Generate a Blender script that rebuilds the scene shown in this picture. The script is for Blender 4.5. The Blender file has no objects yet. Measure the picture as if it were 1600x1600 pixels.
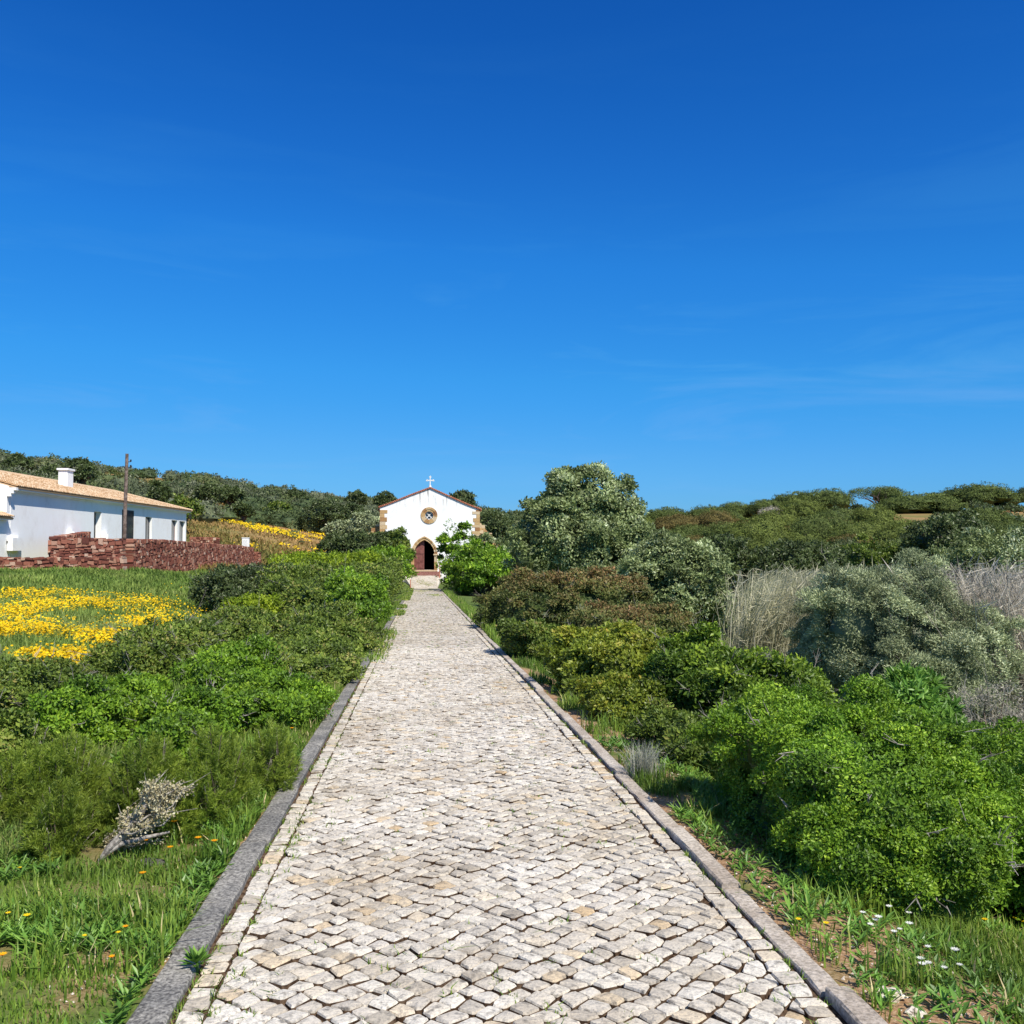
import bpy, math
import numpy as np
PI = math.pi
R = math.radians
scene = bpy.context.scene
col = scene.collection
# ------------------------------------------------------------------ camera
F = 1500.0                      # focal length in photo pixels (1600 wide)
YAW, PITCH, EYE = R(5.4), math.atan(48 / F), 1.6
cam_d = bpy.data.cameras.new('camera')
cam = bpy.data.objects.new('camera', cam_d)
col.objects.link(cam)
cam.location = (0, 0, EYE)
cam.rotation_euler = (PI / 2 + PITCH, 0, -YAW)
cam_d.sensor_width = 36
cam_d.lens = 36 * F / 1600
cam_d.clip_end = 6000
cam_d.clip_start = .05
scene.camera = cam
scene.render.resolution_x = scene.render.resolution_y = 1024

cy, sy, cp, sp = math.cos(YAW), math.sin(YAW), math.cos(PITCH), math.sin(PITCH)
def ray(px, py):
    a, b = (px - 800) / F, (800 - py) / F
    fwd, up = cp - b * sp, sp + b * cp
    return np.array([a * cy + fwd * sy, -a * sy + fwd * cy, up])
def at(px, py, Y):
    d = ray(px, py)
    return d * (Y / d[1]) + np.array([0, 0, EYE])
def XX(px, Y):
    return float(at(px, 848, Y)[0])

# ------------------------------------------------------------------ mesh builder
class MB:
    def __init__(s): s.V = []; s.F = []; s.n = 0
    def add(s, V, Fc, v=.5, m=0):
        V = np.asarray(V, float).reshape(-1, 3); Fc = np.asarray(Fc, int)
        if Fc.ndim == 1: Fc = Fc.reshape(1, -1)
        vv = np.broadcast_to(np.asarray(v, float), (len(Fc),)).copy()
        s.V.append(V); s.F.append((Fc + s.n, vv, m)); s.n += len(V)
    def box(s, x0, x1, y0, y1, z0, z1, v=.5, m=0):
        V = [(x, y, z) for z in (z0, z1) for y in (y0, y1) for x in (x0, x1)]
        s.add(V, [(0, 2, 3, 1), (4, 5, 7, 6), (0, 1, 5, 4), (2, 6, 7, 3), (0, 4, 6, 2), (1, 3, 7, 5)], v, m)
    def tube(s, pts, rad, k=6, v=.5, m=0):
        pts = np.asarray(pts, float); n = len(pts)
        rad = np.broadcast_to(np.asarray(rad, float), (n,))
        T = np.gradient(pts, axis=0); T /= np.linalg.norm(T, axis=1)[:, None] + 1e-9
        ref = np.where(np.abs(T[:, 2:3]) > .9, np.array([[1., 0, 0]]), np.array([[0, 0, 1.]]))
        A = np.cross(T, ref); A /= np.linalg.norm(A, axis=1)[:, None] + 1e-9
        B = np.cross(T, A)
        th = np.arange(k) * 2 * PI / k
        V = pts[:, None] + rad[:, None, None] * (A[:, None] * np.cos(th)[None, :, None] + B[:, None] * np.sin(th)[None, :, None])
        i = np.arange(n - 1)[:, None] * k; j = np.arange(k)[None]; j2 = (j + 1) % k
        Fq = np.stack([i + j, i + j2, i + k + j2, i + k + j], -1).reshape(-1, 4)
        s.add(V.reshape(-1, 3), Fq, v, m)
        if k >= 3:
            s.add(V[-1], np.arange(k)[None], v, m)
            s.add(V[0], np.arange(k)[None, ::-1], v, m)
    def build(s, name, mats, parent=None, smooth=False):
        V = np.concatenate(s.V) if s.V else np.zeros((0, 3))
        me = bpy.data.meshes.new(name)
        me.vertices.add(len(V)); me.vertices.foreach_set('co', V.astype(np.float32).ravel())
        loops = np.concatenate([f.ravel() for f, _, _ in s.F]).astype(np.int32)
        tot = np.concatenate([np.full(len(f), f.shape[1]) for f, _, _ in s.F]).astype(np.int32)
        st = np.concatenate([[0], np.cumsum(tot)[:-1]]).astype(np.int32)
        me.loops.add(len(loops)); me.loops.foreach_set('vertex_index', loops)
        me.polygons.add(len(tot)); me.polygons.foreach_set('loop_start', st); me.polygons.foreach_set('loop_total', tot)
        mi = np.concatenate([np.full(len(f), m) for f, _, m in s.F]).astype(np.int32)
        me.polygons.foreach_set('material_index', mi)
        me.polygons.foreach_set('use_smooth', np.full(len(tot), bool(smooth)))
        at_ = me.attributes.new('v', 'FLOAT', 'FACE')
        at_.data.foreach_set('value', np.concatenate([v for _, v, _ in s.F]).astype(np.float32))
        if not isinstance(mats, (list, tuple)): mats = [mats]
        for m_ in mats: me.materials.append(m_)
        me.update(calc_edges=True)
        o = bpy.data.objects.new(name, me); col.objects.link(o)
        if parent is not None: o.parent = parent
        return o

def tag(o, label=None, cat=None, group=None, kind=None):
    if label: o['label'] = label
    if cat: o['category'] = cat
    if group: o['group'] = group
    if kind: o['kind'] = kind
    return o
def thing(name, label, cat, loc=(0, 0, 0), group=None, rz=0):
    o = bpy.data.objects.new(name, None); col.objects.link(o)
    o.location = [float(a) for a in loc]; o.rotation_euler = (0, 0, rz); o.empty_display_size = .2
    return tag(o, label, cat, group)
def copy_thing(src, loc, rz=0., sc=1., label=None, group=None):
    r = src.copy(); col.objects.link(r); r.location = [float(a) for a in loc]; r.rotation_euler = (0, 0, rz)
    r.scale = sc if isinstance(sc, (tuple, list)) else (sc, sc, sc)
    if label: r['label'] = label
    if group: r['group'] = group
    for ch in list(src.children):
        c = ch.copy(); col.objects.link(c); c.parent = r
    return r

# ------------------------------------------------------------------ materials
def newmat(name):
    m = bpy.data.materials.new(name); m.use_nodes = True
    nt = m.node_tree; nt.nodes.clear()
    return m, nt, nt.nodes, nt.links
def node(nt, typ, **kw):
    n = nt.nodes.new(typ)
    for k, v in kw.items():
        if hasattr(n, k): setattr(n, k, v)
        else: n.inputs[k.replace('_', ' ')].default_value = v
    return n
def ramp(nt, stops, interp='LINEAR'):
    n = nt.nodes.new('ShaderNodeValToRGB'); cr = n.color_ramp; cr.interpolation = interp
    while len(cr.elements) > 1: cr.elements.remove(cr.elements[-1])
    for i, (p, c) in enumerate(stops):
        e = cr.elements[0] if i == 0 else cr.elements.new(p)
        e.position = p; e.color = (*c, 1)
    return n
def noise(nt, scale, detail=4, rough=.55, vec=None, dist=0):
    n = nt.nodes.new('ShaderNodeTexNoise'); n.inputs['Scale'].default_value = scale
    n.inputs['Detail'].default_value = detail; n.inputs['Roughness'].default_value = rough
    n.inputs['Distortion'].default_value = dist
    if vec is not None: nt.links.new(vec, n.inputs['Vector'])
    return n
def mixc(nt, fac, a, b, mode='MIX'):
    n = nt.nodes.new('ShaderNodeMix'); n.data_type = 'RGBA'; n.blend_type = mode
    for s_, k in ((fac, 0), (a, 6), (b, 7)):
        if isinstance(s_, (int, float)): n.inputs[k].default_value = s_
        elif isinstance(s_, tuple): n.inputs[k].default_value = (*s_, 1)
        else: nt.links.new(s_, n.inputs[k])
    return n.outputs[2]
def leafmat(name, stops, rough=.5, trans=.3, spec=.35, gain=1.0):
    stops = [(p_, tuple(min(.95, c_ * gain) for c_ in c)) for p_, c in stops]
    m, nt, N, L = newmat(name)
    a = node(nt, 'ShaderNodeAttribute', attribute_name='v')
    rp = ramp(nt, stops); L.new(a.outputs['Fac'], rp.inputs[0])
    geo = N.new('ShaderNodeNewGeometry')
    nz = noise(nt, .9, 2, .5, geo.outputs['Position'])
    hs = N.new('ShaderNodeHueSaturation'); L.new(rp.outputs[0], hs.inputs['Color'])
    mr = node(nt, 'ShaderNodeMapRange'); L.new(nz.outputs[0], mr.inputs[0])
    for i, val in ((1, .3), (2, .7), (3, .72), (4, 1.25)): mr.inputs[i].default_value = val
    L.new(mr.outputs[0], hs.inputs['Value'])
    p = node(nt, 'ShaderNodeBsdfPrincipled'); L.new(hs.outputs[0], p.inputs['Base Color'])
    p.inputs['Roughness'].default_value = rough; p.inputs['Specular IOR Level'].default_value = spec
    t = N.new('ShaderNodeBsdfTranslucent'); L.new(hs.outputs[0], t.inputs[0])
    mx = N.new('ShaderNodeMixShader'); mx.inputs[0].default_value = trans
    L.new(p.outputs[0], mx.inputs[1]); L.new(t.outputs[0], mx.inputs[2])
    o = N.new('ShaderNodeOutputMaterial'); L.new(mx.outputs[0], o.inputs[0])
    return m
def surf(name, colf, rough=.8, bump=None, bdist=.01, spec=.3, bstr=.6):
    m, nt, N, L = newmat(name)
    p = N.new('ShaderNodeBsdfPrincipled'); o = N.new('ShaderNodeOutputMaterial'); L.new(p.outputs[0], o.inputs[0])
    geo = N.new('ShaderNodeNewGeometry'); vec = geo.outputs['Position']
    c = colf(nt, vec)
    if isinstance(c, tuple): p.inputs['Base Color'].default_value = (*c, 1)
    else: L.new(c, p.inputs['Base Color'])
    p.inputs['Roughness'].default_value = rough; p.inputs['Specular IOR Level'].default_value = spec
    if bump:
        nz = noise(nt, bump, 6, .65, vec)
        b = N.new('ShaderNodeBump'); b.inputs['Strength'].default_value = bstr; b.inputs['Distance'].default_value = bdist
        L.new(nz.outputs[0], b.inputs['Height']); L.new(b.outputs[0], p.inputs['Normal'])
    return m
def two(c1, c2, scale, lo=.4, hi=.6, detail=5):
    def f(nt, vec):
        nz = noise(nt, scale, detail, .6, vec)
        r = ramp(nt, [(lo, c1), (hi, c2)]); nt.links.new(nz.outputs[0], r.inputs[0]); return r.outputs[0]
    return f
def attr_ramp(stops, nscale=20, amt=.35, dark=(.04, .035, .03), lo=.52, hi=.68, det=6):
    def f(nt, vec):
        a = node(nt, 'ShaderNodeAttribute', attribute_name='v')
        r = ramp(nt, stops); nt.links.new(a.outputs['Fac'], r.inputs[0])
        nz = noise(nt, nscale, det, .65, vec)
        rr = ramp(nt, [(lo, (0, 0, 0)), (hi, (amt,) * 3)]); nt.links.new(nz.outputs[0], rr.inputs[0])
        return mixc(nt, rr.outputs[0], r.outputs[0], dark)
    return f

# ------------------------------------------------------------------ terrain
def zpath(Y):
    Y = np.asarray(Y, float)
    return np.where(Y < 86, -.0287 * Y, np.minimum(-2.468 + (Y - 86) * .16, -1.53))
ZS = [8, 15, 30, 45, 65, 90, 110, 130, 180, 220, 260, 330, 450, 700]
TB = {
 -700: [.2, .5, 1.0, 1.6, 2.6, 4.5, 6, 8, 14, 18, 23, 30, 33, 25],
 -200: [-.02, .1, .3, .7, 1.6, 3.8, 5.5, 7.5, 13.5, 18, 23, 30, 33, 25],
 0:    [-.15, -.15, 0, .27, 1.3, 3.5, 5, 7, 12.5, 17, 22, 28.5, 29, 22],
 150:  [-.2, -.3, -.15, .50, 1.25, 2.3, 3.6, 5, 10.5, 14.5, 19, 24.5, 25, 18],
 303:  [-.22, -.42, -.5, -.2, .35, 1.2, 2.6, 4.3, 9, 13, 17, 21.5, 22, 16],
 400:  [-.23, -.45, -.83, -1.0, -.8, -.3, 1.5, 3.4, 7, 10, 13.5, 17.5, 19, 15],
 510:  [-.24, -.46, -.9, -1.35, -1.95, -2, -.6, 1.0, 4, 7, 10.5, 15, 17, 14],
 658:  [-.25, -.46, -.9, -1.35, -1.95, -2.2, -1.8, -1, 2, 4.5, 7.5, 12, 13, 10],
 800:  [-.25, -.7, -1.2, -1.8, -2.4, -2.7, -2.5, -1.8, 1, 3.5, 6, 9.5, 11, 9],
 1020: [-.35, -.95, -2.4, -3.4, -4.2, -4.3, -3.8, -2, 2, 4.5, 6.5, 8.5, 8, 5],
 1300: [-.85, -1.8, -3.6, -4.6, -4.8, -3.2, -1, 1.2, 6.2, 9, 9, 5, 2, 0],
 1600: [-1.0, -2.1, -4.0, -4.6, -3.8, -.8, 1.5, 3.2, 7, 9.2, 11.4, 10, 6, 2],
 2200: [-1.4, -2.6, -4.0, -3.5, -1, 3, 5, 7, 11, 13, 14, 12, 8, 3]}
cp_ = []
for px, zs in TB.items():
    for Y, z in zip(ZS, zs):
        if px == 2200 and Y > 330: continue
        cp_.append((XX(px, Y), Y, z))
for Y in (-25, -10, -3, 1, 3, 5):
    b = -.0287 * Y
    for x, dz in ((-25, .6), (-12, .3), (-5, .02), (-2.5, 0), (-1.2, 0), (0, -.05), (1.7, -.03), (2.5, -.12), (3.4, -.5), (6, -.95), (12, -2), (25, -3.5)):
        cp_.append((x, Y, b + dz))
for Y in (8, 12, 18, 25, 35, 50, 70):
    b = -.0287 * Y
    for x, dz in ((-1.3, 0), (-2.6, 0), (1.8, -.04), (2.6, -.18)):
        cp_.append((x, Y, b + dz))
CPT = np.array(cp_)
def _tps():
    P = CPT[:, :2] / 50.; n = len(P)
    d = np.linalg.norm(P[:, None] - P[None], axis=2)
    K = np.where(d > 0, d ** 2 * np.log(d + 1e-12), 0) + np.eye(n) * 2e-4
    A = np.zeros((n + 3, n + 3)); A[:n, :n] = K
    A[:n, n] = 1; A[:n, n + 1:] = P; A[n, :n] = 1; A[n + 1:, :n] = P.T
    b = np.zeros(n + 3); b[:n] = CPT[:, 2]
    return P, np.linalg.solve(A, b)
_P, _W = _tps()
def sstep(a, b, x):
    t = np.clip((x - a) / (b - a), 0, 1); return t * t * (3 - 2 * t)
KL, KR = -.88, 1.50        # inner edges of the kerbs
KWL, KWR = .15, .112
def H(x, y):
    x = np.atleast_1d(np.asarray(x, float)); y = np.atleast_1d(np.asarray(y, float))
    sh = np.broadcast(x, y).shape
    x = np.broadcast_to(x, sh).ravel(); y = np.broadcast_to(y, sh).ravel()
    out = np.empty(len(x)); n = len(_P)
    xc, yc = np.clip(x, -420, 420), np.clip(y, -30, 700)
    for i in range(0, len(x), 20000):
        q = np.stack([xc[i:i + 20000], yc[i:i + 20000]], 1) / 50.
        d2 = ((q[:, None] - _P[None]) ** 2).sum(2)
        K = .5 * d2 * np.log(d2 + 1e-12)
        out[i:i + 20000] = K @ _W[:n] + _W[n] + q @ _W[n + 1:]
    # flat under the path
    dist = np.maximum(KL - KWL - x, x - KR - KWR)
    w = 1 - sstep(-.02, .9, dist)
    w = w * (1 - sstep(93, 97, y))
    zp = zpath(np.minimum(y, 86))
    zp = np.where(y > 86, zp + (np.minimum(y, 93) - 86) * .06, zp)
    out = out * (1 - w) + (zp - .015 - .05 * (dist < -.02)) * w
    return out.reshape(sh)
def H1(x, y): return float(H(x, y)[0])
def ground_hit(px, py, y0=2., y1=500.):
    d = ray(px, py); t = np.geomspace(y0, y1, 700)
    X = d[0] / d[1] * t; Z = EYE + d[2] / d[1] * t
    h = H(X, t); k = np.argmax(Z < h)
    if Z[k] >= h[k]: return None
    return np.array([X[k], t[k], h[k]])

rng = np.random.default_rng(7)
def vnoise(x, y, s, seed=0):
    """cheap smooth value noise in numpy"""
    x = np.asarray(x) / s; y = np.asarray(y) / s
    xi = np.floor(x).astype(int); yi = np.floor(y).astype(int); fx = x - xi; fy = y - yi
    fx = fx * fx * (3 - 2 * fx); fy = fy * fy * (3 - 2 * fy)
    def h(a, b):
        n = np.sin(a * 127.1 + b * 311.7 + seed * 74.7) * 43758.5453
        return n - np.floor(n)
    return (h(xi, yi) * (1 - fx) + h(xi + 1, yi) * fx) * (1 - fy) + (h(xi, yi + 1) * (1 - fx) + h(xi + 1, yi + 1) * fx) * fy

def axis(neg, pos, n0, fine, k):
    a = [0.]; s = fine
    while a[-1] < pos: a.append(a[-1] + s); s = min(s * k, 25)
    b = [0.]; s = fine
    while b[-1] > -neg: b.append(b[-1] - s); s = min(s * k, 25)
    return np.array(sorted(set(b + a)))
gx = axis(1300, 1300, 0, .12, 1.022)
gy = axis(60, 1500, 0, .14, 1.018)
GX, GY = np.meshgrid(gx, gy)
GZ = H(GX, GY)
offp = np.maximum(KL - KWL - GX, GX - KR - KWR)
far = np.sqrt(GX ** 2 + GY ** 2)
amp = np.clip(offp, 0, 1) * np.clip(.02 + far * .002, 0, .6)
GZ = GZ + (vnoise(GX, GY, .5, 1) - .5) * np.minimum(amp, .08) + (vnoise(GX, GY, 7, 2) - .5) * amp * 2 * (far > 60)
nb = MB(); ny, nx = GX.shape
idx = np.arange(ny * nx).reshape(ny, nx)
Fq = np.stack([idx[:-1, :-1], idx[:-1, 1:], idx[1:, 1:], idx[1:, :-1]], -1).reshape(-1, 4)
nb.add(np.stack([GX, GY, GZ], -1).reshape(-1, 3), Fq)
# zones: R = bare reddish soil / dry hillside, G = fresh grass amount
def zones(x, y):
    x = np.asarray(x, float); y = np.asarray(y, float)
    n1 = vnoise(x, y, .6, 3) * .6 + vnoise(x, y, .22, 4) * .4
    n2 = vnoise(x, y, 14, 5) * .5 + vnoise(x, y, 5, 6) * .5
    soil = np.zeros_like(x)
    soil = np.maximum(soil, sstep(.38, .55, n1) * (x > KR) * (x < KR + 1.1) * (y < 16) * .95)
    soil = np.maximum(soil, sstep(.5, .68, n1) * (x < KL) * (x > KL - .55) * (y < 14) * .8)
    soil = np.maximum(soil, sstep(.58, .7, n1) * (np.abs(x) < 8) * (y < 25) * .45)
    soil = np.maximum(soil, sstep(.42, .6, n1) * (x < -.9) * (x > -2.4) * (y < 3.9) * .9)
    soil = np.maximum(soil, sstep(.45, .6, n1) * (x > 2.2) * (x < 4.5) * (y < 4.6) * .7)
    dry = sstep(88, 112, y) * (.45 + .55 * sstep(.3, .55, n2))
    return soil, dry
soil, dry = zones(GX, GY)

def ground_col(nt, vec):
    L = nt.links
    a = node(nt, 'ShaderNodeAttribute', attribute_name='zone')
    sep = nt.nodes.new('ShaderNodeSeparateColor'); L.new(a.outputs['Color'], sep.inputs[0])
    nA = noise(nt, .7, 5, .6, vec); nB = noise(nt, 14, 6, .7, vec); nC = noise(nt, 60, 5, .7, vec)
    g = ramp(nt, [(.3, (.045, .075, .018)), (.5, (.085, .135, .03)), (.7, (.15, .18, .06))]); L.new(nB.outputs[0], g.inputs[0])
    g2 = ramp(nt, [(.35, (.06, .10, .02)), (.65, (.17, .20, .055))]); L.new(nA.outputs[0], g2.inputs[0])
    gg = mixc(nt, .5, g.outputs[0], g2.outputs[0])
    s = ramp(nt, [(.3, (.16, .085, .045)), (.5, (.36, .21, .12)), (.68, (.55, .40, .28))]); L.new(nC.outputs[0], s.inputs[0])
    d = ramp(nt, [(.33, (.17, .17, .06)), (.5, (.30, .19, .08)), (.66, (.36, .17, .08))])
    nD = noise(nt, .12, 8, .75, vec); L.new(nD.outputs[0], d.inputs[0])
    c = mixc(nt, sep.outputs[0], gg, s.outputs[0])
    return mixc(nt, sep.outputs[1], c, d.outputs[0])
M_ground = surf('ground_grass_soil', ground_col, .95, 40, .02, .1)
ground = nb.build('ground', M_ground, smooth=True)
tag(ground, 'grassy and sandy terrain rising into hills', kind='structure')
ca = ground.data.color_attributes.new('zone', 'FLOAT_COLOR', 'POINT')
cc = np.zeros((ny * nx, 4), np.float32); cc[:, 0] = soil.ravel(); cc[:, 1] = dry.ravel(); cc[:, 3] = 1
ca.data.foreach_set('color', cc.ravel())

# ------------------------------------------------------------------ cobbled path
stone_stops = [(0, (.28, .25, .21)), (.12, (.48, .43, .36)), (.42, (.64, .59, .52)), (.72, (.75, .71, .64)), (.84, (.68, .57, .42)), (.95, (.58, .43, .26)), (1, (.62, .50, .36))]
def cobble_col(nt, vec):
    L = nt.links
    c = attr_ramp(stone_stops, 22, .8, (.16, .145, .13), .53, .66, 9)(nt, vec)
    vo = nt.nodes.new('ShaderNodeTexVoronoi'); vo.feature = 'DISTANCE_TO_EDGE'; vo.inputs['Scale'].default_value = 17
    nd = noise(nt, 9, 4, .6, vec); va = node(nt, 'ShaderNodeVectorMath', operation='ADD'); L.new(vec, va.inputs[0]); L.new(nd.outputs['Color'], va.inputs[1]); L.new(va.outputs[0], vo.inputs['Vector'])
    rv = ramp(nt, [(.0, (.8, .8, .8)), (.022, (0, 0, 0))]); L.new(vo.outputs['Distance'], rv.inputs[0])
    nm = noise(nt, 5, 3, .6, vec); rm = ramp(nt, [(.48, (0, 0, 0)), (.6, (1, 1, 1))]); L.new(nm.outputs[0], rm.inputs[0])
    c = mixc(nt, mixc(nt, 1., rv.outputs[0], rm.outputs[0], 'MULTIPLY'), c, (.17, .15, .13))
    nb_ = noise(nt, 75, 6, .7, vec); r = ramp(nt, [(.38, (.72, .72, .72)), (.55, (1.04, 1.03, 1.0))]); L.new(nb_.outputs[0], r.inputs[0])
    c = mixc(nt, 1., c, r.outputs[0], 'MULTIPLY')
    nw = noise(nt, 1.1, 5, .7, vec); r2 = ramp(nt, [(.34, (.80, .75, .68)), (.5, (.95, .93, .90)), (.65, (1.04, 1.03, 1.02))]); L.new(nw.outputs[0], r2.inputs[0])
    return mixc(nt, 1., c, r2.outputs[0], 'MULTIPLY')
M_cobble = surf('pale_limestone_cobble', cobble_col, .7, 60, .006, .35, .9)
M_joint = surf('joint_soil_moss', two((.05, .028, .016), (.15, .10, .065), 30), 1, 90, .01, .1)
M_kerbL = surf('weathered_dark_limestone', lambda nt, v: mixc(nt, 1., two((.10, .095, .09), (.45, .43, .39), 62, .38, .66, 12)(nt, v), two((.65, .65, .66), (1.1, 1.08, 1.05), 2.2)(nt, v), 'MULTIPLY'), .85, 45, .008, .3, 1)
M_kerbR = surf('weathered_tan_limestone', lambda nt, v: mixc(nt, 1., two((.25, .225, .19), (.60, .55, .49), 58, .32, .60, 12)(nt, v), two((.75, .68, .62), (1.08, 1.04, 1.0), 2.0)(nt, v), 'MULTIPLY'), .85, 45, .008, .3, 1)

pb = MB()
ys = np.concatenate([np.arange(-4, 86, 1.), [86, 92.6]])
V = []
for y in ys:
    z = float(zpath(y)) - .016
    V += [(KL - .02, y, z), (KR + .02, y, z)]
XLa, XLb = XX(631, 92), XX(690, 92)
k = np.arange(len(ys) - 1) * 2
pb.add(V, np.stack([k, k + 1, k + 3, k + 2], 1), .5, 1)
# ramp side walls
V = []
for x, x2 in ((KL - .02, XLa), (KR + .02, XLb)):
    V += [(x, 87, -2.9), (x2, 92.6, -2.9), (x2, 92.6, float(zpath(92.6)) - .02), (x, 87, float(zpath(87)) - .02)]
pb.add(V, [(0, 1, 2, 3), (4, 7, 6, 5), (3, 7, 6, 2)], .6, 0)

BW = .112                                          # border course
def stones_batch(poly, detail, hvar, v, rr):
    """poly: (N,4,2) corner loops (ccw). Adds crowned stones."""
    n = len(poly)
    c = poly.mean(1)
    e = (np.roll(poly, -1, 1) - poly)
    if detail:
        f = rr.uniform(.05, .17, (n, 4, 1)); g = rr.uniform(.05, .17, (n, 4, 1))
        a = poly + e * f; b = poly + e * (1 - g)
        ring = np.stack([a, b], 2).reshape(n, 8, 2); m = 8
        ring = ring + rr.normal(0, .0022, ring.shape)
    else:
        ring = poly; m = 4
    gap = rr.uniform(.87, .955, (n, 1, 1)) if detail else rr.uniform(.90, .96, (n, 1, 1))
    r0 = c[:, None] + (ring - c[:, None]) * gap
    r1 = c[:, None] + (ring - c[:, None]) * gap * .97
    r2 = c[:, None] + (ring - c[:, None]) * gap * rr.uniform(.84, .91, (n, 1, 1))
    h = rr.normal(0, hvar, n)
    tx, ty = rr.normal(0, .035, n), rr.normal(0, .035, n)
    def zz(r, dz):
        return zpath(r[..., 1]) + h[:, None] + dz + (r[..., 0] - c[:, None, 0]) * tx[:, None] + (r[..., 1] - c[:, None, 1]) * ty[:, None]
    R0 = np.concatenate([r0, zz(r0, -.03)[..., None]], 2)
    R1 = np.concatenate([r1, zz(r1, -.005)[..., None]], 2)
    if detail:
        R2 = np.concatenate([r2, (zz(r2, .004) + rr.normal(0, .0015, (n, m)))[..., None]], 2)
        R2[:, :, 2] -= .001
        Cc = np.concatenate([c, (zpath(c[:, 1]) + h + .006)[:, None]], 1)[:, None]
        VV = np.concatenate([R0, R1, R2, Cc], 1)
        per = 3 * m + 1; base = (np.arange(n) * per)[:, None]; i = np.arange(m)[None]; i2 = (i + 1) % m
        q1 = np.stack([base + i, base + i2, base + m + i2, base + m + i], -1).reshape(-1, 4)
        q2 = np.stack([base + m + i, base + m + i2, base + 2 * m + i2, base + 2 * m + i], -1).reshape(-1, 4)
        t3 = np.stack([base + 2 * m + i, base + 2 * m + i2, base + 3 * m + 0 * i], -1).reshape(-1, 3)
        st_ = pb.n
        pb.V.append(VV.reshape(-1, 3)); pb.n += n * per
        pb.F.append((q1 + st_, np.repeat(v, m), 1)); pb.F.append((q2 + st_, np.repeat(v, m), 0)); pb.F.append((t3 + st_, np.repeat(v, m), 0))
    else:
        VV = np.concatenate([R0, R1], 1); per = 2 * m; base = (np.arange(n) * per)[:, None]; i = np.arange(m)[None]; i2 = (i + 1) % m
        q1 = np.stack([base + i, base + i2, base + m + i2, base + m + i], -1).reshape(-1, 4)
        top = base + m + i
        st_ = pb.n
        pb.V.append(VV.reshape(-1, 3)); pb.n += n * per
        pb.F.append((q1 + st_, np.repeat(v, m) * .8, 0)); pb.F.append((top + st_, v, 0))
def warp(u, v):
    uc = (u - .31) / 1.1
    return u + .012 * np.sin(v * 5.1 + u * 3), v + .10 * (1 - uc ** 2) + .02 * np.sin(u * 7 + v * 1.3)
S = .090
def field(v0, v1, detail):
    h = S / math.sqrt(2)
    I, J = np.meshgrid(np.arange(int(v0 / h) - 2, int(v1 / h) + 3), np.arange(-26, 34))
    I = I.ravel(); J = J.ravel()
    ok = ((I + J) % 2 == 0); I = I[ok]; J = J[ok]
    def corner(i, j):
        # i along v, j along u
        u = j * h; v = i * h
        n1 = np.sin(i * 12.9898 + j * 78.233) * 43758.5453; n1 = n1 - np.floor(n1)
        n2 = np.sin(i * 39.346 + j * 11.135) * 24634.6345; n2 = n2 - np.floor(n2)
        u = u + (n1 - .5) * .030; v = v + (n2 - .5) * .030
        u, v = warp(u, v)
        return np.stack([np.clip(u, KL + BW + .001, KR - BW - .001), v], -1)
    P = np.stack([corner(I - 1, J), corner(I, J + 1), corner(I + 1, J), corner(I, J - 1)], 1)
    # keep those with area
    A = .5 * np.abs((P[:, 2, 0] - P[:, 0, 0]) * (P[:, 3, 1] - P[:, 1, 1]) - (P[:, 3, 0] - P[:, 1, 0]) * (P[:, 2, 1] - P[:, 0, 1]))
    c = P.mean(1)
    ok = (A > S * S * .28) & (c[:, 1] >= v0) & (c[:, 1] < v1)
    P = P[ok]
    v = rng.beta(2.2, 2.2, len(P)) * .8 + rng.uniform(0, .18, len(P)) + (rng.random(len(P)) < .05) * .12
    stones_batch(P, detail, .0035, np.clip(v, 0, 1), rng)
field(1.8, 20, True); field(20, 92.3, False)
for x0, x1 in ((KL + .006, KL + BW - .001), (KR - BW + .001, KR - .006)):
    y = 1.8
    near, farr = [], []
    while y < 92.3:
        l = rng.uniform(.07, .135)
        j = rng.normal(0, .006, 4)
        (near if y < 24 else farr).append([(x0 + j[0], y), (x1 + j[1], y + j[2]), (x1, y + l), (x0, y + l + j[3])])
        y += l + .004
    stones_batch(np.array(near), True, .003, np.clip(rng.beta(2, 2, len(near)), 0, 1), rng)
    stones_batch(np.array(farr), False, .003, np.clip(rng.beta(2, 2, len(farr)), 0, 1), rng)
path = pb.build('path', [M_cobble, M_joint])
tag(path, 'straight path of pale limestone cobbles leading to the chapel', kind='structure')

def kerb(x0, x1, mat, label, seg, seed):
    r = np.random.default_rng(seed); b = MB(); y = -4.
    while y < 86:
        l = r.uniform(.75, 1.25) * seg; y2 = min(y + l, 86)
        n = max(2, int((y2 - y - .006) / .12)) if y < 20 else 2
        yy = np.linspace(y, y2 - .014, n + 1); dz = r.normal(0, .009); dx = r.normal(0, .006)
        zt = zpath(yy) + .020 + dz * .6
        rows = []
        for k_, yv in enumerate(yy):
            w = r.normal(0, .002, 4); e = .008
            z = zt[k_]
            rows.append([(x0 + dx + w[0], yv, z - .2), (x0 + dx + w[0], yv, z - e), (x0 + dx + e + w[1], yv, z + w[2]),
                         (x1 + dx - e, yv, z + w[2]), (x1 + dx + w[3], yv, z - e), (x1 + dx + w[3], yv, z - .2)])
        V = np.array(rows).reshape(-1, 3); m = 6
        i = np.arange(n)[:, None] * m; j = np.arange(m - 1)[None]
        b.add(V, np.stack([i + j, i + j + 1, i + m + j + 1, i + m + j], -1).reshape(-1, 4)[:, ::-1])
        b.add(V[:6], [range(6)]); b.add(V[-6:], [list(range(6))[::-1]])
        y = y2
    return tag(b.build('kerb', mat), label, kind='structure')
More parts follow.
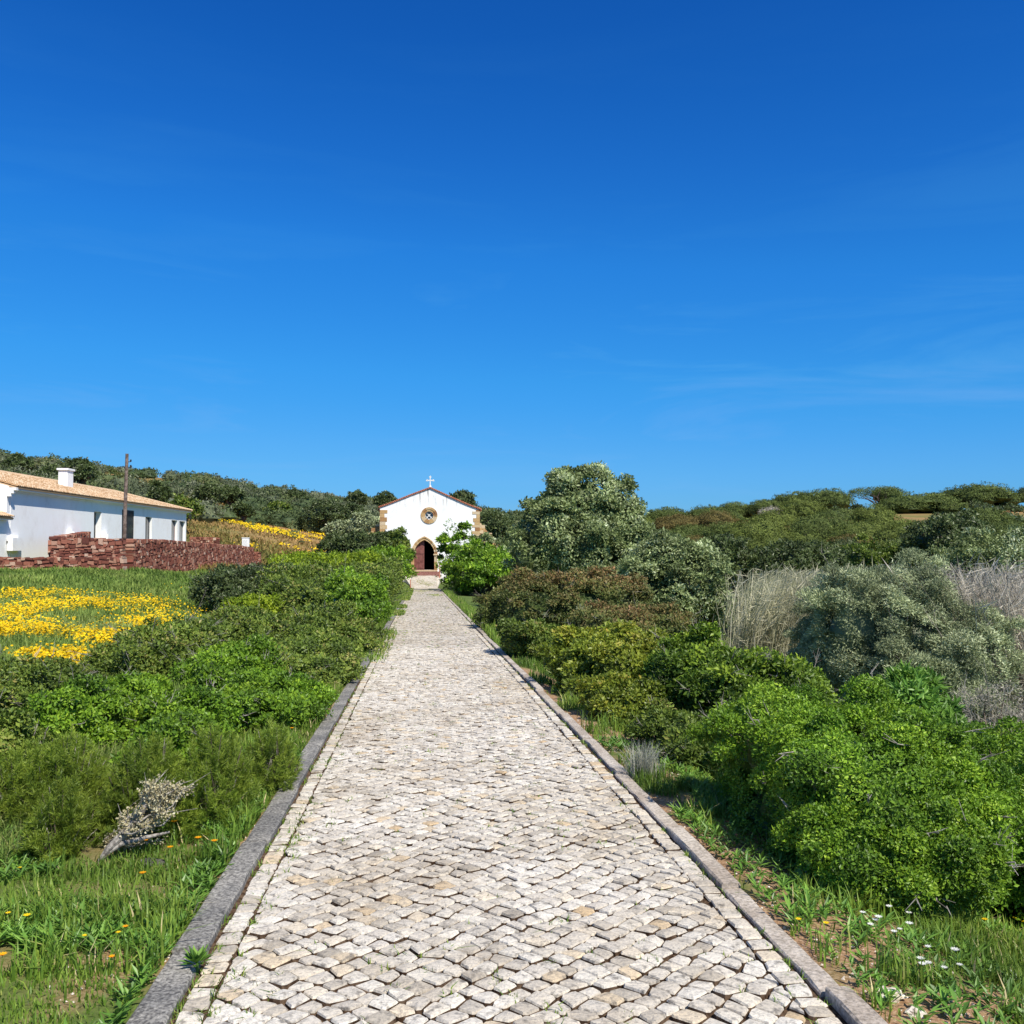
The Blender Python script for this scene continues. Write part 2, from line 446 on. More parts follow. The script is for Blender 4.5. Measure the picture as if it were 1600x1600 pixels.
kerb(KL - KWL, KL - .012, M_kerbL, 'dark lichen-stained stone kerb along the left of the path', 1.3, 1)
kerb(KR + .012, KR + KWR, M_kerbR, 'tan grey stone kerb along the right of the path', 1.3, 2)

# ------------------------------------------------------------------ foliage tools
def unit(a): return a / (np.linalg.norm(a, axis=-1, keepdims=True) + 1e-9)
def rdir(r, n): return unit(r.normal(size=(n, 3)))
def add_leaves(b, C, D, N, Lg, W, v, fold=.2, m=0):
    S_ = unit(np.cross(D, N)); N2 = np.cross(S_, D)
    Lg = np.broadcast_to(Lg, (len(C),))[:, None]; W = np.broadcast_to(W, (len(C),))[:, None]
    mid = C + D * Lg * .48
    V = np.stack([C, mid + S_ * W * .5 + N2 * W * fold, C + D * Lg, mid - S_ * W * .5 + N2 * W * fold], 1).reshape(-1, 3)
    b.add(V, np.arange(len(C) * 4).reshape(-1, 4), v, m)
def ico(n_lat=7, n_lon=10):
    V = [(0, 0, 1)]
    for i in range(1, n_lat):
        t = PI * i / n_lat
        for j in range(n_lon):
            p = 2 * PI * j / n_lon; V.append((math.sin(t) * math.cos(p), math.sin(t) * math.sin(p), math.cos(t)))
    V.append((0, 0, -1)); q = []; t3 = []
    for j in range(n_lon):
        j2 = (j + 1) % n_lon
        t3.append((0, 1 + j, 1 + j2)); e = 1 + (n_lat - 2) * n_lon
        t3.append((e + j, len(V) - 1, e + j2))
        for i in range(n_lat - 2):
            a = 1 + i * n_lon; q.append((a + j, a + n_lon + j, a + n_lon + j2, a + j2))
    return np.array(V, float), np.array(q), np.array(t3)
ICO = ico(); ICO_S = ico(5, 7)
def crown(b, r, lobes, n, leaf, clump, nclump, ratio=.55, outward=.5, flat=.8, zmin=-.35, core=.6, lv=None, m=0, up=.15, sparse=0., rnd=.75, fill=.5):
    lobes = np.asarray(lobes, float)
    area = (lobes[:, 3] * lobes[:, 4] + lobes[:, 4] * lobes[:, 5] + lobes[:, 3] * lobes[:, 5]); area /= area.sum()
    li = r.choice(len(lobes), nclump, p=area)
    d = rdir(r, nclump * 3); d = d[d[:, 2] > zmin][:nclump]
    while len(d) < nclump: d = np.concatenate([d, d])[:nclump]
    c = lobes[li, :3]; ra = lobes[li, 3:6]
    off = r.uniform(.82, 1.08, (nclump, 1))
    cc_ = c + d * ra * off
    keep = np.ones(nclump, bool)
    for l in lobes:
        q = np.linalg.norm((cc_ - l[:3]) / l[3:6], axis=1); keep &= q > .72
    keep &= r.random(nclump) > sparse
    cc_, d = cc_[keep], d[keep]; nclump = len(cc_)
    ph = r.uniform(0, 6.3, (6, 1)); kv = r.normal(size=(6, 3)) / clump * np.array([[.5], [.6], [.9], [1.1], [1.6], [2.2]])
    def bumps(P): return sum(np.sin(P @ kv[i] + ph[i, 0]) for i in range(6)) / 6.
    nf = int(n * fill)
    cr = clump * r.uniform(.45, 1.25, nclump); cv = r.random(nclump)
    ci = r.choice(nclump, n - nf, p=cr ** 2 / (cr ** 2).sum())
    d2 = rdir(r, n - nf); d2[:, 2] = np.where(d2[:, 2] < -.3, -d2[:, 2], d2[:, 2])
    rad = (r.random(n - nf) ** .5)[:, None]
    C1 = cc_[ci] + d2 * rad * cr[ci][:, None] * np.array([1, 1, flat])
    N1 = .6 * d2 + .5 * d[ci]; v1 = cv[ci]
    # continuous uneven leaf layer over every lobe
    li = r.choice(len(lobes), int(nf * 1.9), p=area); dd = rdir(r, len(li)); dd[:, 2] = np.where(dd[:, 2] < max(zmin, -.6) - .1, -dd[:, 2], dd[:, 2])
    P = lobes[li, :3] + dd * lobes[li, 3:6]; bu = bumps(P)
    P = lobes[li, :3] + dd * lobes[li, 3:6] * (.87 + .30 * bu + r.normal(0, .04, len(li)) - .05 * r.random(len(li)))[:, None]
    kp = np.ones(len(li), bool)
    for l in lobes: kp &= np.linalg.norm((P - l[:3]) / l[3:6], axis=1) > .70
    kp &= (bu > -.30) | (r.random(len(li)) < .3)
    P, dd, bu = P[kp][:nf], dd[kp][:nf], bu[kp][:nf]
    C = np.concatenate([C1, P]); N = np.concatenate([N1, 1.1 * dd]); vc = np.concatenate([v1, np.clip(.5 + bu * .9, 0, 1)]); n = len(C)
    N = unit(N + rnd * rdir(r, n) + np.array([0, 0, up]))
    D = unit(np.cross(N, rdir(r, n)) + N * outward)
    s = leaf * np.minimum(np.exp(r.normal(-.03, .3, n)), 1.6)
    v = np.clip(.45 * vc + .55 * r.random(n), 0, 1)
    if lv is not None: v = lv(v, C)
    add_leaves(b, C, D, N, s, s * ratio, v, m=m)
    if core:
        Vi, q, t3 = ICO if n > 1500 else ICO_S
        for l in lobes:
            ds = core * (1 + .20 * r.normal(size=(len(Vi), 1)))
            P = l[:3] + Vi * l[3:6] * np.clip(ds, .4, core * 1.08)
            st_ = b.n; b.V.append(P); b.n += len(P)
            for f_ in (q, t3): b.F.append((f_ + st_, np.full(len(f_), .12), m))  # core in a dark leaf tone: shade of the foliage gaps put into colour
    return cc_, cr
def stems(b, r, base, targets, r0, k=5, m=0, wig=.08):
    base = np.asarray(base, float)
    for t in targets:
        t = np.asarray(t, float); L_ = np.linalg.norm(t - base)
        s0 = base + r.normal(0, r0 * 1.2, 3) * np.array([1, 1, 0])
        p1 = s0 + (t - s0) * .35 + r.normal(0, wig * L_, 3) * np.array([1, 1, .3]) + np.array([0, 0, .1 * L_])
        p2 = s0 + (t - s0) * .7 + r.normal(0, wig * L_, 3) * np.array([1, 1, .4]) + np.array([0, 0, .08 * L_])
        b.tube([s0, s0 * .6 + p1 * .4, p1, p2, t], np.array([1, .85, .65, .4, .12]) * r0, k, r.random(), m)
M_bark = surf('bark', two((.06, .045, .035), (.16, .13, .105), 20), .95, 40, .01, .1)
M_twig = surf('bare_grey_twig', two((.16, .14, .12), (.36, .33, .29), 14), .95)

LM = {
 'bright': leafmat('leaf_bright_green', [(0, (.025, .05, .008)), (.4, (.08, .155, .013)), (.8, (.16, .26, .018)), (1, (.30, .40, .04))], .42, .25, .28, gain=1.5),
 'limetip': leafmat('leaf_green_lime_tips', [(0, (.02, .035, .008)), (.4, (.055, .10, .012)), (.65, (.13, .21, .02)), (.85, (.30, .40, .03)), (1, (.42, .52, .06))], .45, .3, .3, gain=1.2),
 'mid': leafmat('leaf_mid_green', [(0, (.022, .036, .008)), (.45, (.065, .10, .015)), (.8, (.13, .165, .025)), (.92, (.17, .145, .045)), (1, (.25, .24, .08))], .45, .22, .28, gain=1.75),
 'lime': leafmat('leaf_lime', [(0, (.05, .075, .008)), (.4, (.16, .24, .014)), (1, (.38, .46, .03))], .45, .3, .28, gain=1.15),
 'dark': leafmat('leaf_dark_green', [(0, (.02, .032, .010)), (.5, (.05, .072, .020)), (1, (.11, .14, .045))], .45, .2, .4, gain=1.5),
 'yellow': leafmat('leaf_yellow_green', [(0, (.045, .06, .01)), (.4, (.12, .17, .018)), (.75, (.25, .29, .03)), (.92, (.38, .34, .05)), (1, (.44, .27, .06))], .42, .3, .4, gain=1.2),
 'brown': leafmat('leaf_bronze', [(0, (.025, .042, .012)), (.35, (.06, .09, .02)), (.6, (.12, .125, .035)), (.8, (.18, .12, .045)), (1, (.26, .14, .06))], .5, .22, .3, gain=1.4),
 'silver': leafmat('leaf_silver_green', [(0, (.04, .055, .02)), (.4, (.12, .155, .05)), (.75, (.26, .31, .14)), (1, (.50, .53, .36))], .5, .22, .35, gain=1.45),
 'olive': leafmat('leaf_grey_olive', [(0, (.035, .045, .024)), (.5, (.095, .11, .055)), (.85, (.18, .20, .11)), (1, (.32, .33, .22))], .5, .2, .35, gain=2.9),
 'pine': leafmat('pine_needles', [(0, (.045, .065, .016)), (.5, (.095, .13, .03)), (1, (.16, .20, .05))], .6, .15, .2, gain=1.08),
 'pinelight': leafmat('pine_needles_light', [(0, (.07, .095, .02)), (.5, (.14, .18, .035)), (1, (.22, .26, .06))], .6, .15, .2, gain=1.0),
 'pinebrown': leafmat('pine_needles_bronzed', [(0, (.075, .068, .02)), (.5, (.145, .12, .035)), (1, (.22, .165, .055))], .6, .15, .2, gain=1.05),
 'scrubgrey': leafmat('maquis_grey_leaf', [(0, (.05, .065, .035)), (.5, (.10, .12, .06)), (1, (.20, .21, .14))], .6, .15, .2, gain=1.2),
 'scrub': leafmat('maquis_leaf', [(0, (.028, .042, .018)), (.4, (.055, .08, .03)), (.75, (.10, .12, .045)), (.9, (.15, .14, .07)), (1, (.20, .17, .11))], .6, .15, .2, gain=1.5),
 'needle': leafmat('soft_needle_green', [(0, (.05, .08, .010)), (.5, (.15, .23, .022)), (1, (.32, .40, .05))], .45, .3, .35, gain=0.92),
 'reed': leafmat('dry_reed', [(0, (.17, .18, .09)), (.5, (.38, .37, .23)), (1, (.58, .54, .38))], .7, .3, .2, gain=1.2),
 'reedpink': leafmat('dry_reed_mauve', [(0, (.22, .19, .14)), (.5, (.40, .36, .29)), (1, (.60, .55, .46))], .7, .3, .2, gain=1.2),
 'grass': leafmat('grass_blade', [(0, (.045, .085, .012)), (.4, (.11, .19, .025)), (.78, (.20, .28, .04)), (.92, (.34, .34, .10)), (1, (.55, .46, .24))], .5, .35, .3, gain=1.35),
 'drygrass': leafmat('dry_slope_grass', [(0, (.08, .10, .025)), (.45, (.19, .18, .05)), (.75, (.32, .22, .07)), (1, (.40, .26, .11))], .6, .3, .2, gain=1.1),
 'meadow': leafmat('meadow_grass', [(0, (.045, .085, .016)), (.5, (.11, .17, .032)), (.85, (.21, .26, .06)), (1, (.40, .37, .18))], .6, .3, .2, gain=1.45),
 'herb': leafmat('broad_herb_leaf', [(0, (.04, .09, .015)), (.5, (.10, .21, .03)), (1, (.20, .34, .05))], .42, .3, .4, gain=1.3),
}
M_yellow = leafmat('yellow_petals', [(0, (.78, .48, .008)), (.5, (.90, .64, .01)), (1, (.92, .72, .03))], .6, .3, .2)
M_orange = leafmat('orange_petals', [(0, (.85, .30, .01)), (1, (.90, .48, .01))], .6, .3, .2)
M_white = leafmat('white_petals', [(0, (.75, .75, .68)), (1, (.85, .85, .8))], .6, .3, .2)

def auto_lobes(r, w, dp, h, n=7, boxy=.0):
    """irregular mound: width w, depth dp, height h, base at 0"""
    L_ = [(0, 0, h * .46, w * .43, dp * .43, h * .46)]
    for i in range(n):
        a = 2 * PI * (i + r.uniform(-.3, .3)) / n
        rr_ = r.uniform(.48, .62) + boxy * .12
        s = r.uniform(.44, .66)
        hz = h * r.uniform(.30, .62) if i % 2 else h * r.uniform(.25, .4)
        rz = h * .5 * r.uniform(.55, .85)
        if boxy: hz, rz = h * r.uniform(.46, .52), h * r.uniform(.42, .48)
        L_.append((math.cos(a) * w * .5 * rr_, math.sin(a) * dp * .5 * rr_, hz, w * .5 * s, dp * .5 * s, rz))
    L_ = np.array(L_)
    # fit exactly in the height
    top = (L_[:, 2] + L_[:, 5]).max(); L_[:, [2, 5]] *= h / top
    return L_
def shrub(name, label, cat, px0, px1, ytop, Y, depth, mat, n, leaf, clump, seed, group=None, ratio=.55, nclump=None, lobes_n=7,
          zb=None, hmin=.5, twigs=0, outward=.5, core=.6, lv=None, flat=.8, sparse=0., sink=0., rnd=.75, stemr=.03, up=.15, fill=.5):
    r = np.random.default_rng(seed)
    xa, xb = XX(px0, Y), XX(px1, Y); w = xb - xa; x = (xa + xb) / 2
    zg = H1(x, Y) - .05 if zb is None else zb
    h = max(at((px0 + px1) / 2, ytop, Y)[2] - zg, hmin)
    t = thing(name, label, cat, (x, Y, zg), group)
    lobes = auto_lobes(r, w * 1.0, depth, h * .97, lobes_n, .8 if name == 'trimmed_shrub' else 0.)
    b = MB()
    if nclump is None: nclump = int(np.clip(w * depth / clump ** 2 * 1.0, 30, 2500))
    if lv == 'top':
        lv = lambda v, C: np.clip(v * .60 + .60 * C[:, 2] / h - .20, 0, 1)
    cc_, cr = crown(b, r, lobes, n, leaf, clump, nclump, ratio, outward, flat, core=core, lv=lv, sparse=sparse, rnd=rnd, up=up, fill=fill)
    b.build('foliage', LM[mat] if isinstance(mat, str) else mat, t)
    sb = MB()
    tg = cc_[r.choice(len(cc_), min(12, len(cc_)), replace=False)]
    stems(sb, r, (0, 0, -.05), tg, stemr * max(1, h * .5))
    if twigs:
        ids = r.choice(len(cc_), min(twigs, len(cc_)), replace=False)
        for i in ids:
            p = cc_[i]; o = unit(p - np.array([0, 0, h * .3])) + r.normal(0, .35, 3)
            e = p + o * r.uniform(.7, 1.5) * clump
            sb.tube([(0, 0, .02 * h), p * .55, p - o * clump * .3, (p + e) / 2 + r.normal(0, .02, 3), e], [.007, .006, .005, .004, .0015], 4, .8, 1)
            for q in range(3):
                f = r.uniform(.3, .9); pp = p * (1 - f) + e * f
                sb.tube([pp, pp + (unit(o) + r.normal(0, .6, 3)) * clump * .5], [.003, .001], 3, .8, 1)
    sb.build('stems', [M_bark, M_twig], t)
    return t

# ------------------------------------------------------------------ generic wall with openings (local u along wall, z up)
def prism(b, outline, origin, ux, nrm, d0, d1, v=.5, m=0):
    """closed outline [(u,z)] extruded between d0 and d1 along nrm"""
    o = np.array(origin, float); ux = np.array(ux, float); nrm = np.array(nrm, float)
    P = np.array([o + ux * u + np.array([0, 0, z]) for u, z in outline]); n = len(P)
    V = np.concatenate([P + nrm * d0, P + nrm * d1])
    b.add(V, [list(range(n))], v, m); b.add(V, [list(range(n, 2 * n))[::-1]], v, m); b.n -= n * 2; b.V.pop()
    b.F[-1] = (b.F[-1][0] - n * 2, b.F[-1][1], b.F[-1][2])
    i = np.arange(n); j = (i + 1) % n
    b.F.append((np.stack([i, i + n, j + n, j], 1) + b.n - n * 2, np.full(n, v), m))
def arch(cx, zs, hw, za, n=10, z0=0.):
    """pointed arch polyline, left foot up and down to right foot (flared curve)"""
    L_ = []
    hh = za - zs
    Rr = (hw * hw + hh * hh) / (2 * hw)
    th = math.asin(min(1, hh / Rr))
    for i in range(n + 1):
        a = th * i / n
        L_.append((cx - hw + Rr * (1 - math.cos(a)), zs + Rr * math.sin(a)))
    Rt = [(2 * cx - u, z) for u, z in L_[::-1][1:]]
    return [(cx - hw, z0)] + L_ + Rt + [(cx + hw, z0)]

def white_col(nt, vec):
    L = nt.links
    n1 = noise(nt, .8, 8, .75, vec); r = ramp(nt, [(.3, (.77, .75, .72)), (.45, (.86, .85, .83)), (.6, (.88, .88, .87))]); L.new(n1.outputs[0], r.inputs[0])
    return r.outputs[0]
M_white_wall = surf('white_limewash', white_col, .9, 12, .01, .1)
def facade_col(nt, vec):
    L = nt.links; base = white_col(nt, vec)
    mp = node(nt, 'ShaderNodeMapping'); mp.inputs['Scale'].default_value = (3.2, 1, .22); L.new(vec, mp.inputs[0])
    n1 = noise(nt, 1.6, 3, .55, mp.outputs[0]); r = ramp(nt, [(.55, (0, 0, 0)), (.62, (1, 1, 1))]); L.new(n1.outputs[0], r.inputs[0])
    sx = node(nt, 'ShaderNodeSeparateXYZ'); L.new(vec, sx.inputs[0])
    mr = node(nt, 'ShaderNodeMapRange'); L.new(sx.outputs[2], mr.inputs[0])
    for i, v in ((1, 5.0), (2, 6.4), (3, 0.), (4, .9)): mr.inputs[i].default_value = v
    mu = node(nt, 'ShaderNodeMath', operation='MULTIPLY'); L.new(r.outputs[0], mu.inputs[0]); L.new(mr.outputs[0], mu.inputs[1])
    return mixc(nt, mu.outputs[0], base, (.22, .20, .18))
M_facade = surf('chapel_limewash_with_drip_stains', facade_col, .9, 12, .01, .1)
M_tan = surf('golden_sandstone', attr_ramp([(0, (.30, .15, .07)), (.3, (.46, .28, .12)), (.7, (.55, .38, .19)), (1, (.62, .50, .34))], 9, .5, (.22, .13, .07)), .9, 25, .015, .1)
M_redtrim = surf('terracotta_trim', two((.42, .13, .07), (.58, .24, .15), 6), .8, 20, .01, .2)
M_step = surf('red_brown_stone_step', two((.20, .085, .07), (.33, .17, .14), 8), .8, 20, .01, .2)
M_door = surf('plum_painted_wood', two((.17, .06, .05), (.24, .095, .08), 5), .55, 30, .004, .3)
M_dark = surf('dark_interior', lambda nt, v: (.02, .018, .018), .9)  # near-black room lining, the indoor shade put into its colour
M_cross = surf('white_stone_cross', two((.62, .62, .60), (.82, .82, .8), 9), .8, 30, .004, .2)
M_iron = surf('dark_painted_metal', lambda nt, v: (.035, .03, .028), .5)
M_glass = surf('dark_window_glass', lambda nt, v: (.02, .03, .05), .08, spec=.6)
M_tileroof = surf('sun_bleached_clay_tile', attr_ramp([(0, (.34, .19, .09)), (.3, (.53, .35, .20)), (.7, (.66, .47, .30)), (1, (.74, .60, .43))], 14, .4, (.30, .20, .13)), .9, 30, .01, .1)
M_redstone = surf('red_sandstone_rubble', attr_ramp([(0, (.12, .045, .035)), (.35, (.24, .085, .06)), (.65, (.34, .135, .09)), (.88, (.42, .22, .15)), (1, (.60, .42, .32))], 9, .45, (.07, .035, .03)), .95, 20, .02, .1)

# ------------------------------------------------------------------ chapel
CY = 93.0
def cz(y): return float(at(658, y, CY)[2])
def cx_(px): return float(at(px, 848, CY)[0])
ZB = -2.9
chapel = thing('chapel', 'small white gabled chapel with pointed stone doorway at the far end of the cobbled path', 'chapel', (0.8, CY, ZB))
CO = np.array([0.8, CY, ZB])
def cput(b, name, mats, parent=chapel, smooth=False):
    return b.build(name, mats, parent, smooth)
def Q(x, z): return (x - CO[0], z - ZB)
xl, xr = cx_(593.5), cx_(749.5)
ax_, az = cx_(672), cz(763)
Lr = [(xl, cz(793.5)), (cx_(604), cz(789.5)), (cx_(615), cz(785.3)), (cx_(642.5), cz(774)), (ax_, az), (cx_(704), cz(777.3)), (cx_(722), cz(785.2)), (cx_(735), cz(790.6)), (xr, cz(796))]
dcx, dzs, dhw, dza, dz0 = cx_(663), cz(866), 0.98, cz(843.5), cz(890.5)
rx_, rz_ = cx_(670.4), cz(805.3)
# front wall as strips round the openings: polygon with holes triangulated by bmesh
import bmesh
def wall_with_holes(name, outline, holes, thick, mat, parent, y0=0.):
    bm = bmesh.new()
    def loop(pts, y): 
        vs = [bm.verts.new((u, y, z)) for u, z in pts]
        return vs, [bm.edges.new((vs[i], vs[(i + 1) % len(vs)])) for i in range(len(vs))]
    allf = []
    rings = []
    for y in (y0, y0 + thick):
        ed = []
        rr_ = []
        for pts in [outline] + holes:
            vs, es = loop(pts, y); ed += es; rr_.append(vs)
        rings.append(rr_)
        bmesh.ops.triangle_fill(bm, use_beauty=True, use_dissolve=False, edges=ed)
    for a, b_ in zip(*rings):
        for i in range(len(a)):
            j = (i + 1) % len(a)
            bm.faces.new((a[i], a[j], b_[j], b_[i]))
    bmesh.ops.recalc_face_normals(bm, faces=bm.faces)
    me = bpy.data.meshes.new(name); bm.to_mesh(me); bm.free(); me.materials.append(mat)
    o = bpy.data.objects.new(name, me); col.objects.link(o); o.parent = parent
    return o
def circ(cx, czz, rad, n=28): return [(cx + rad * math.cos(2 * PI * i / n), czz + rad * math.sin(2 * PI * i / n)) for i in range(n)]
outline = [Q(xl, ZB)] + [Q(x, z) for x, z in Lr] + [Q(xr, ZB)]
door_h = [(u - CO[0], z - ZB) for u, z in arch(dcx, dzs, dhw, dza, 8, dz0)]
rose_h = [Q(x, z) for x, z in circ(rx_, rz_, .40, 24)]
front = wall_with_holes('front_wall', outline, [door_h, rose_h], .6, M_facade, chapel)
# nave body
b = MB()
side = 17.0
for x0, x1 in ((xl + .02, xl + .6), (xr - .6, xr - .02)):
    b.box(x0 - CO[0], x1 - CO[0], .6, side, 0, cz(795) - ZB - .12)
zt = az - ZB - .1; ze = cz(795) - ZB - .12; u0, u1, um = xl + .02 - CO[0], xr - .02 - CO[0], ax_ - CO[0]
prism(b, [(u0, 0), (u0, ze), (um, zt - .05), (u1, ze), (u1, 0)], (0, 0, 0), (1, 0, 0), (0, 1, 0), side, side + .5)
cput(b, 'nave_wall', M_white_wall)
b = MB()
b.box(u0 + .6, u1 - .6, .62, side, dz0 - ZB - .2, dz0 - ZB - .06)
b.box(u0 + .58, u0 + .62, .62, side, 0.1, ze)
b.box(u1 - .62, u1 - .58, .62, side, 0.1, ze)
b.box(u0 + .6, u1 - .6, side - .05, side, 0.1, ze)
cput(b, 'interior', M_dark)
def tile_roof(name, P0, P1, P2, P3, mat, parent, pitch=.22, course=.38, seed=3):
    """P0-P1 eave edge, P3-P2 ridge edge; corrugated barrel tiles (coordinates local to parent)"""
    P0, P1, P2, P3 = [np.array(p, float) for p in (P0, P1, P2, P3)]
    r = np.random.default_rng(seed)
    We = np.linalg.norm(P1 - P0); Sl = np.linalg.norm((P3 + P2) / 2 - (P0 + P1) / 2)
    nu = max(4, int(We / pitch)) * 4; nv = max(2, int(Sl / course))
    nrm = unit(np.cross(P1 - P0, P3 - P0)); nrm = nrm if nrm[2] > 0 else -nrm
    b = MB(); u = np.linspace(0, 1, nu + 1); bump = np.array([0, .7, 1, .7])[np.arange(nu + 1) % 4] * .07
    for k_ in range(nv):
        va, vb = k_ / nv, (k_ + 1.08) / nv
        vb = min(vb, 1)
        for arr in (0,):
            A = (P0 * (1 - va) + P3 * va)[None] * (1 - u)[:, None] + (P1 * (1 - va) + P2 * va)[None] * u[:, None] + nrm * (bump + .035)[:, None]
            B = (P0 * (1 - vb) + P3 * vb)[None] * (1 - u)[:, None] + (P1 * (1 - vb) + P2 * vb)[None] * u[:, None] + nrm * (bump + .0)[:, None]
        V = np.concatenate([A, B]); i = np.arange(nu)
        v = np.repeat(r.random(nu // 4 + 1), 4)[:nu]
        b.add(V, np.stack([i, i + 1, i + nu + 2, i + nu + 1], 1), v)
        C = A - nrm * .05
        V = np.concatenate([C, A]); b.add(V, np.stack([i, i + 1, i + nu + 2, i + nu + 1], 1), v * .6)
    # deck below the tiles
    D = [P0, P1, P2, P3]; V = [d - nrm * .03 for d in D] + [d - nrm * .10 for d in D]
    b.add(V, [(0, 1, 2, 3), (7, 6, 5, 4), (0, 4, 5, 1), (1, 5, 6, 2), (2, 6, 7, 3), (3, 7, 4, 0)], .3)
    return b.build(name, mat, parent)
tile_roof('roof', (u0 - .25, .75, ze + .0), (u0 - .25, side + .5, ze), (um, side + .5, zt), (um, .75, zt), M_redtrim, chapel)
tile_roof('roof', (u1 + .25, .75, ze), (u1 + .25, side + .5, ze), (um, side + .5, zt), (um, .75, zt), M_redtrim, chapel)
# coping along the gable
b = MB()
ext = [(Lr[0][0] - .16, Lr[0][1] - .03)] + Lr[1:-1] + [(Lr[-1][0] + .16, Lr[-1][1] - .03)]
for (x0, z0), (x1, z1) in zip(ext[:-1], ext[1:]):
    V = []
    for x, z in ((x0, z0), (x1, z1)):
        u, w = Q(x, z)
        for y in (-.12, .74):
            V += [(u, y, w + .005), (u, y, w + .13)]
    V = np.array(V)
    b.add(V, [(0, 4, 5, 1), (2, 3, 7, 6), (1, 5, 7, 3), (0, 2, 6, 4), (0, 1, 3, 2), (4, 6, 7, 5)])
for k_ in range(60):                                # small tile ends on the coping
    f = (k_ + .5) / 60; xx = ext[0][0] * (1 - f) + ext[-1][0] * f
    zz = np.interp(xx, [p[0] for p in ext], [p[1] for p in ext]); u, w = Q(xx, zz)
    b.tube([(u, -.17, w + .12), (u, .74, w + .12)], .055, 6)
cput(b, 'coping', M_redtrim)
# quoins
r = np.random.default_rng(5)
for sgn, xe in ((1, xl), (-1, xr)):
    b = MB(); z = ZB + .1; top = cz(795) - .05; i = 0
    while z < top - .15:
        h = r.uniform(.26, .42); w = (.62 if i % 2 else .36) + r.uniform(-.08, .1)
        if z < cz(818): w += .12
        z1 = min(z + h, top); u, _ = Q(xe, 0)
        a, c = sorted((u - sgn * .015, u + sgn * w))
        b.box(a, c, -.025 - r.uniform(0, .01), .58, z - ZB, z1 - ZB - .012, r.random())
        z = z1; i += 1
    cput(b, 'quoin', M_tan)
# raking buttresses, rough stone
def stone_courses(b, r, p0, p1, ztop, zbot, th, hmin=.10, hmax=.2, lmin=.12, lmax=.34, prot=.05, m=0):
    """rubble masonry: p0->p1 in plan, tops given by function ztop(s), bottoms zbot(s)"""
    p0, p1 = np.array(p0, float), np.array(p1, float); Lw = np.linalg.norm(p1 - p0); ux = (p1 - p0) / Lw; nx_ = np.array([ux[1], -ux[0]])
    zlo = min(zbot(s) for s in np.linspace(0, Lw, 9)); zhi = max(ztop(s) for s in np.linspace(0, Lw, 9))
    z = zlo
    while z < zhi:
        h = r.uniform(hmin, hmax); s = r.uniform(-.3, 0)
        while s < Lw:
            l = r.uniform(lmin, lmax); a, c = max(s, 0), min(s + l, Lw); s += l
            if c - a < .04: continue
            zm = ztop((a + c) / 2); wob = .05 * math.sin(a * 2.3 + z * 5) + r.uniform(-.03, .03)
            z1 = min(z + h + wob + r.uniform(-.02, .035), zm + r.uniform(-.03, .02)); z0_ = z + wob
            if zm - z1 < .11: z1 = zm + r.uniform(-.012, .012)
            if z1 - z0_ < .05 or z1 < zbot((a + c) / 2): continue
            g = .012; d = r.uniform(0, prot, 2); V = []
            j = r.uniform(-.034, .034, (8, 2))
            for q, (ss, zz_, dd) in enumerate([(a + g, z0_ + g, 0), (c - g, z0_ + g, 0), (c - g, z1 - g, 0), (a + g, z1 - g, 0)]):
                p = p0 + ux * (ss + j[q, 0] * .8) + nx_ * (th / 2 + d[0]); V.append((p[0], p[1], zz_ + j[q, 1]))
            for q, (ss, zz_, dd) in enumerate([(a + g, z0_ + g, 0), (c - g, z0_ + g, 0), (c - g, z1 - g, 0), (a + g, z1 - g, 0)]):
                p = p0 + ux * (ss + j[q, 0] * .8) - nx_ * (th / 2 + d[1]); V.append((p[0], p[1], zz_ + j[q, 1]))
            b.add(V, [(0, 1, 2, 3), (7, 6, 5, 4), (0, 4, 5, 1), (1, 5, 6, 2), (2, 6, 7, 3), (3, 7, 4, 0)], r.random(), m)
        z += h
    # mortar core
    n = 12; V = []
    for i in range(n + 1):
        s = Lw * i / n
        for sg in (1, -1):
            p = p0 + ux * np.clip(s, .04, Lw - .04) + nx_ * sg * (th / 2 - .03)
            V += [(p[0], p[1], zlo), (p[0], p[1], max(ztop(s) - .06, zlo + .02))]
    Fm = []
    for i in range(n):
        a = i * 4; c = a + 4
        Fm += [(a, a + 1, c + 1, c), (a + 2, c + 2, c + 3, a + 3), (a + 1, a + 3, c + 3, c + 1)]
    Fm += [(0, 2, 3, 1), (n * 4, n * 4 + 1, n * 4 + 3, n * 4 + 2)]
    b.add(V, Fm, .1, m)
for sg, xe, zt0, zt1, ln in ((-1, xl, cz(814), cz(840), 1.4), (1, xr, cz(815), cz(842), 1.5)):
    b = MB(); u, _ = Q(xe, 0); a0 = zt0 - ZB; sl = (zt1 - zt0) / ln
    stone_courses(b, r, (u + sg * .02, 1.2), (u + sg * (ln + 1.5), 1.2), lambda s: max(a0 + sl * s, .1), lambda s: 0, .9, .2, .34, .25, .6, .03)
    cput(b, 'buttress', M_tan)
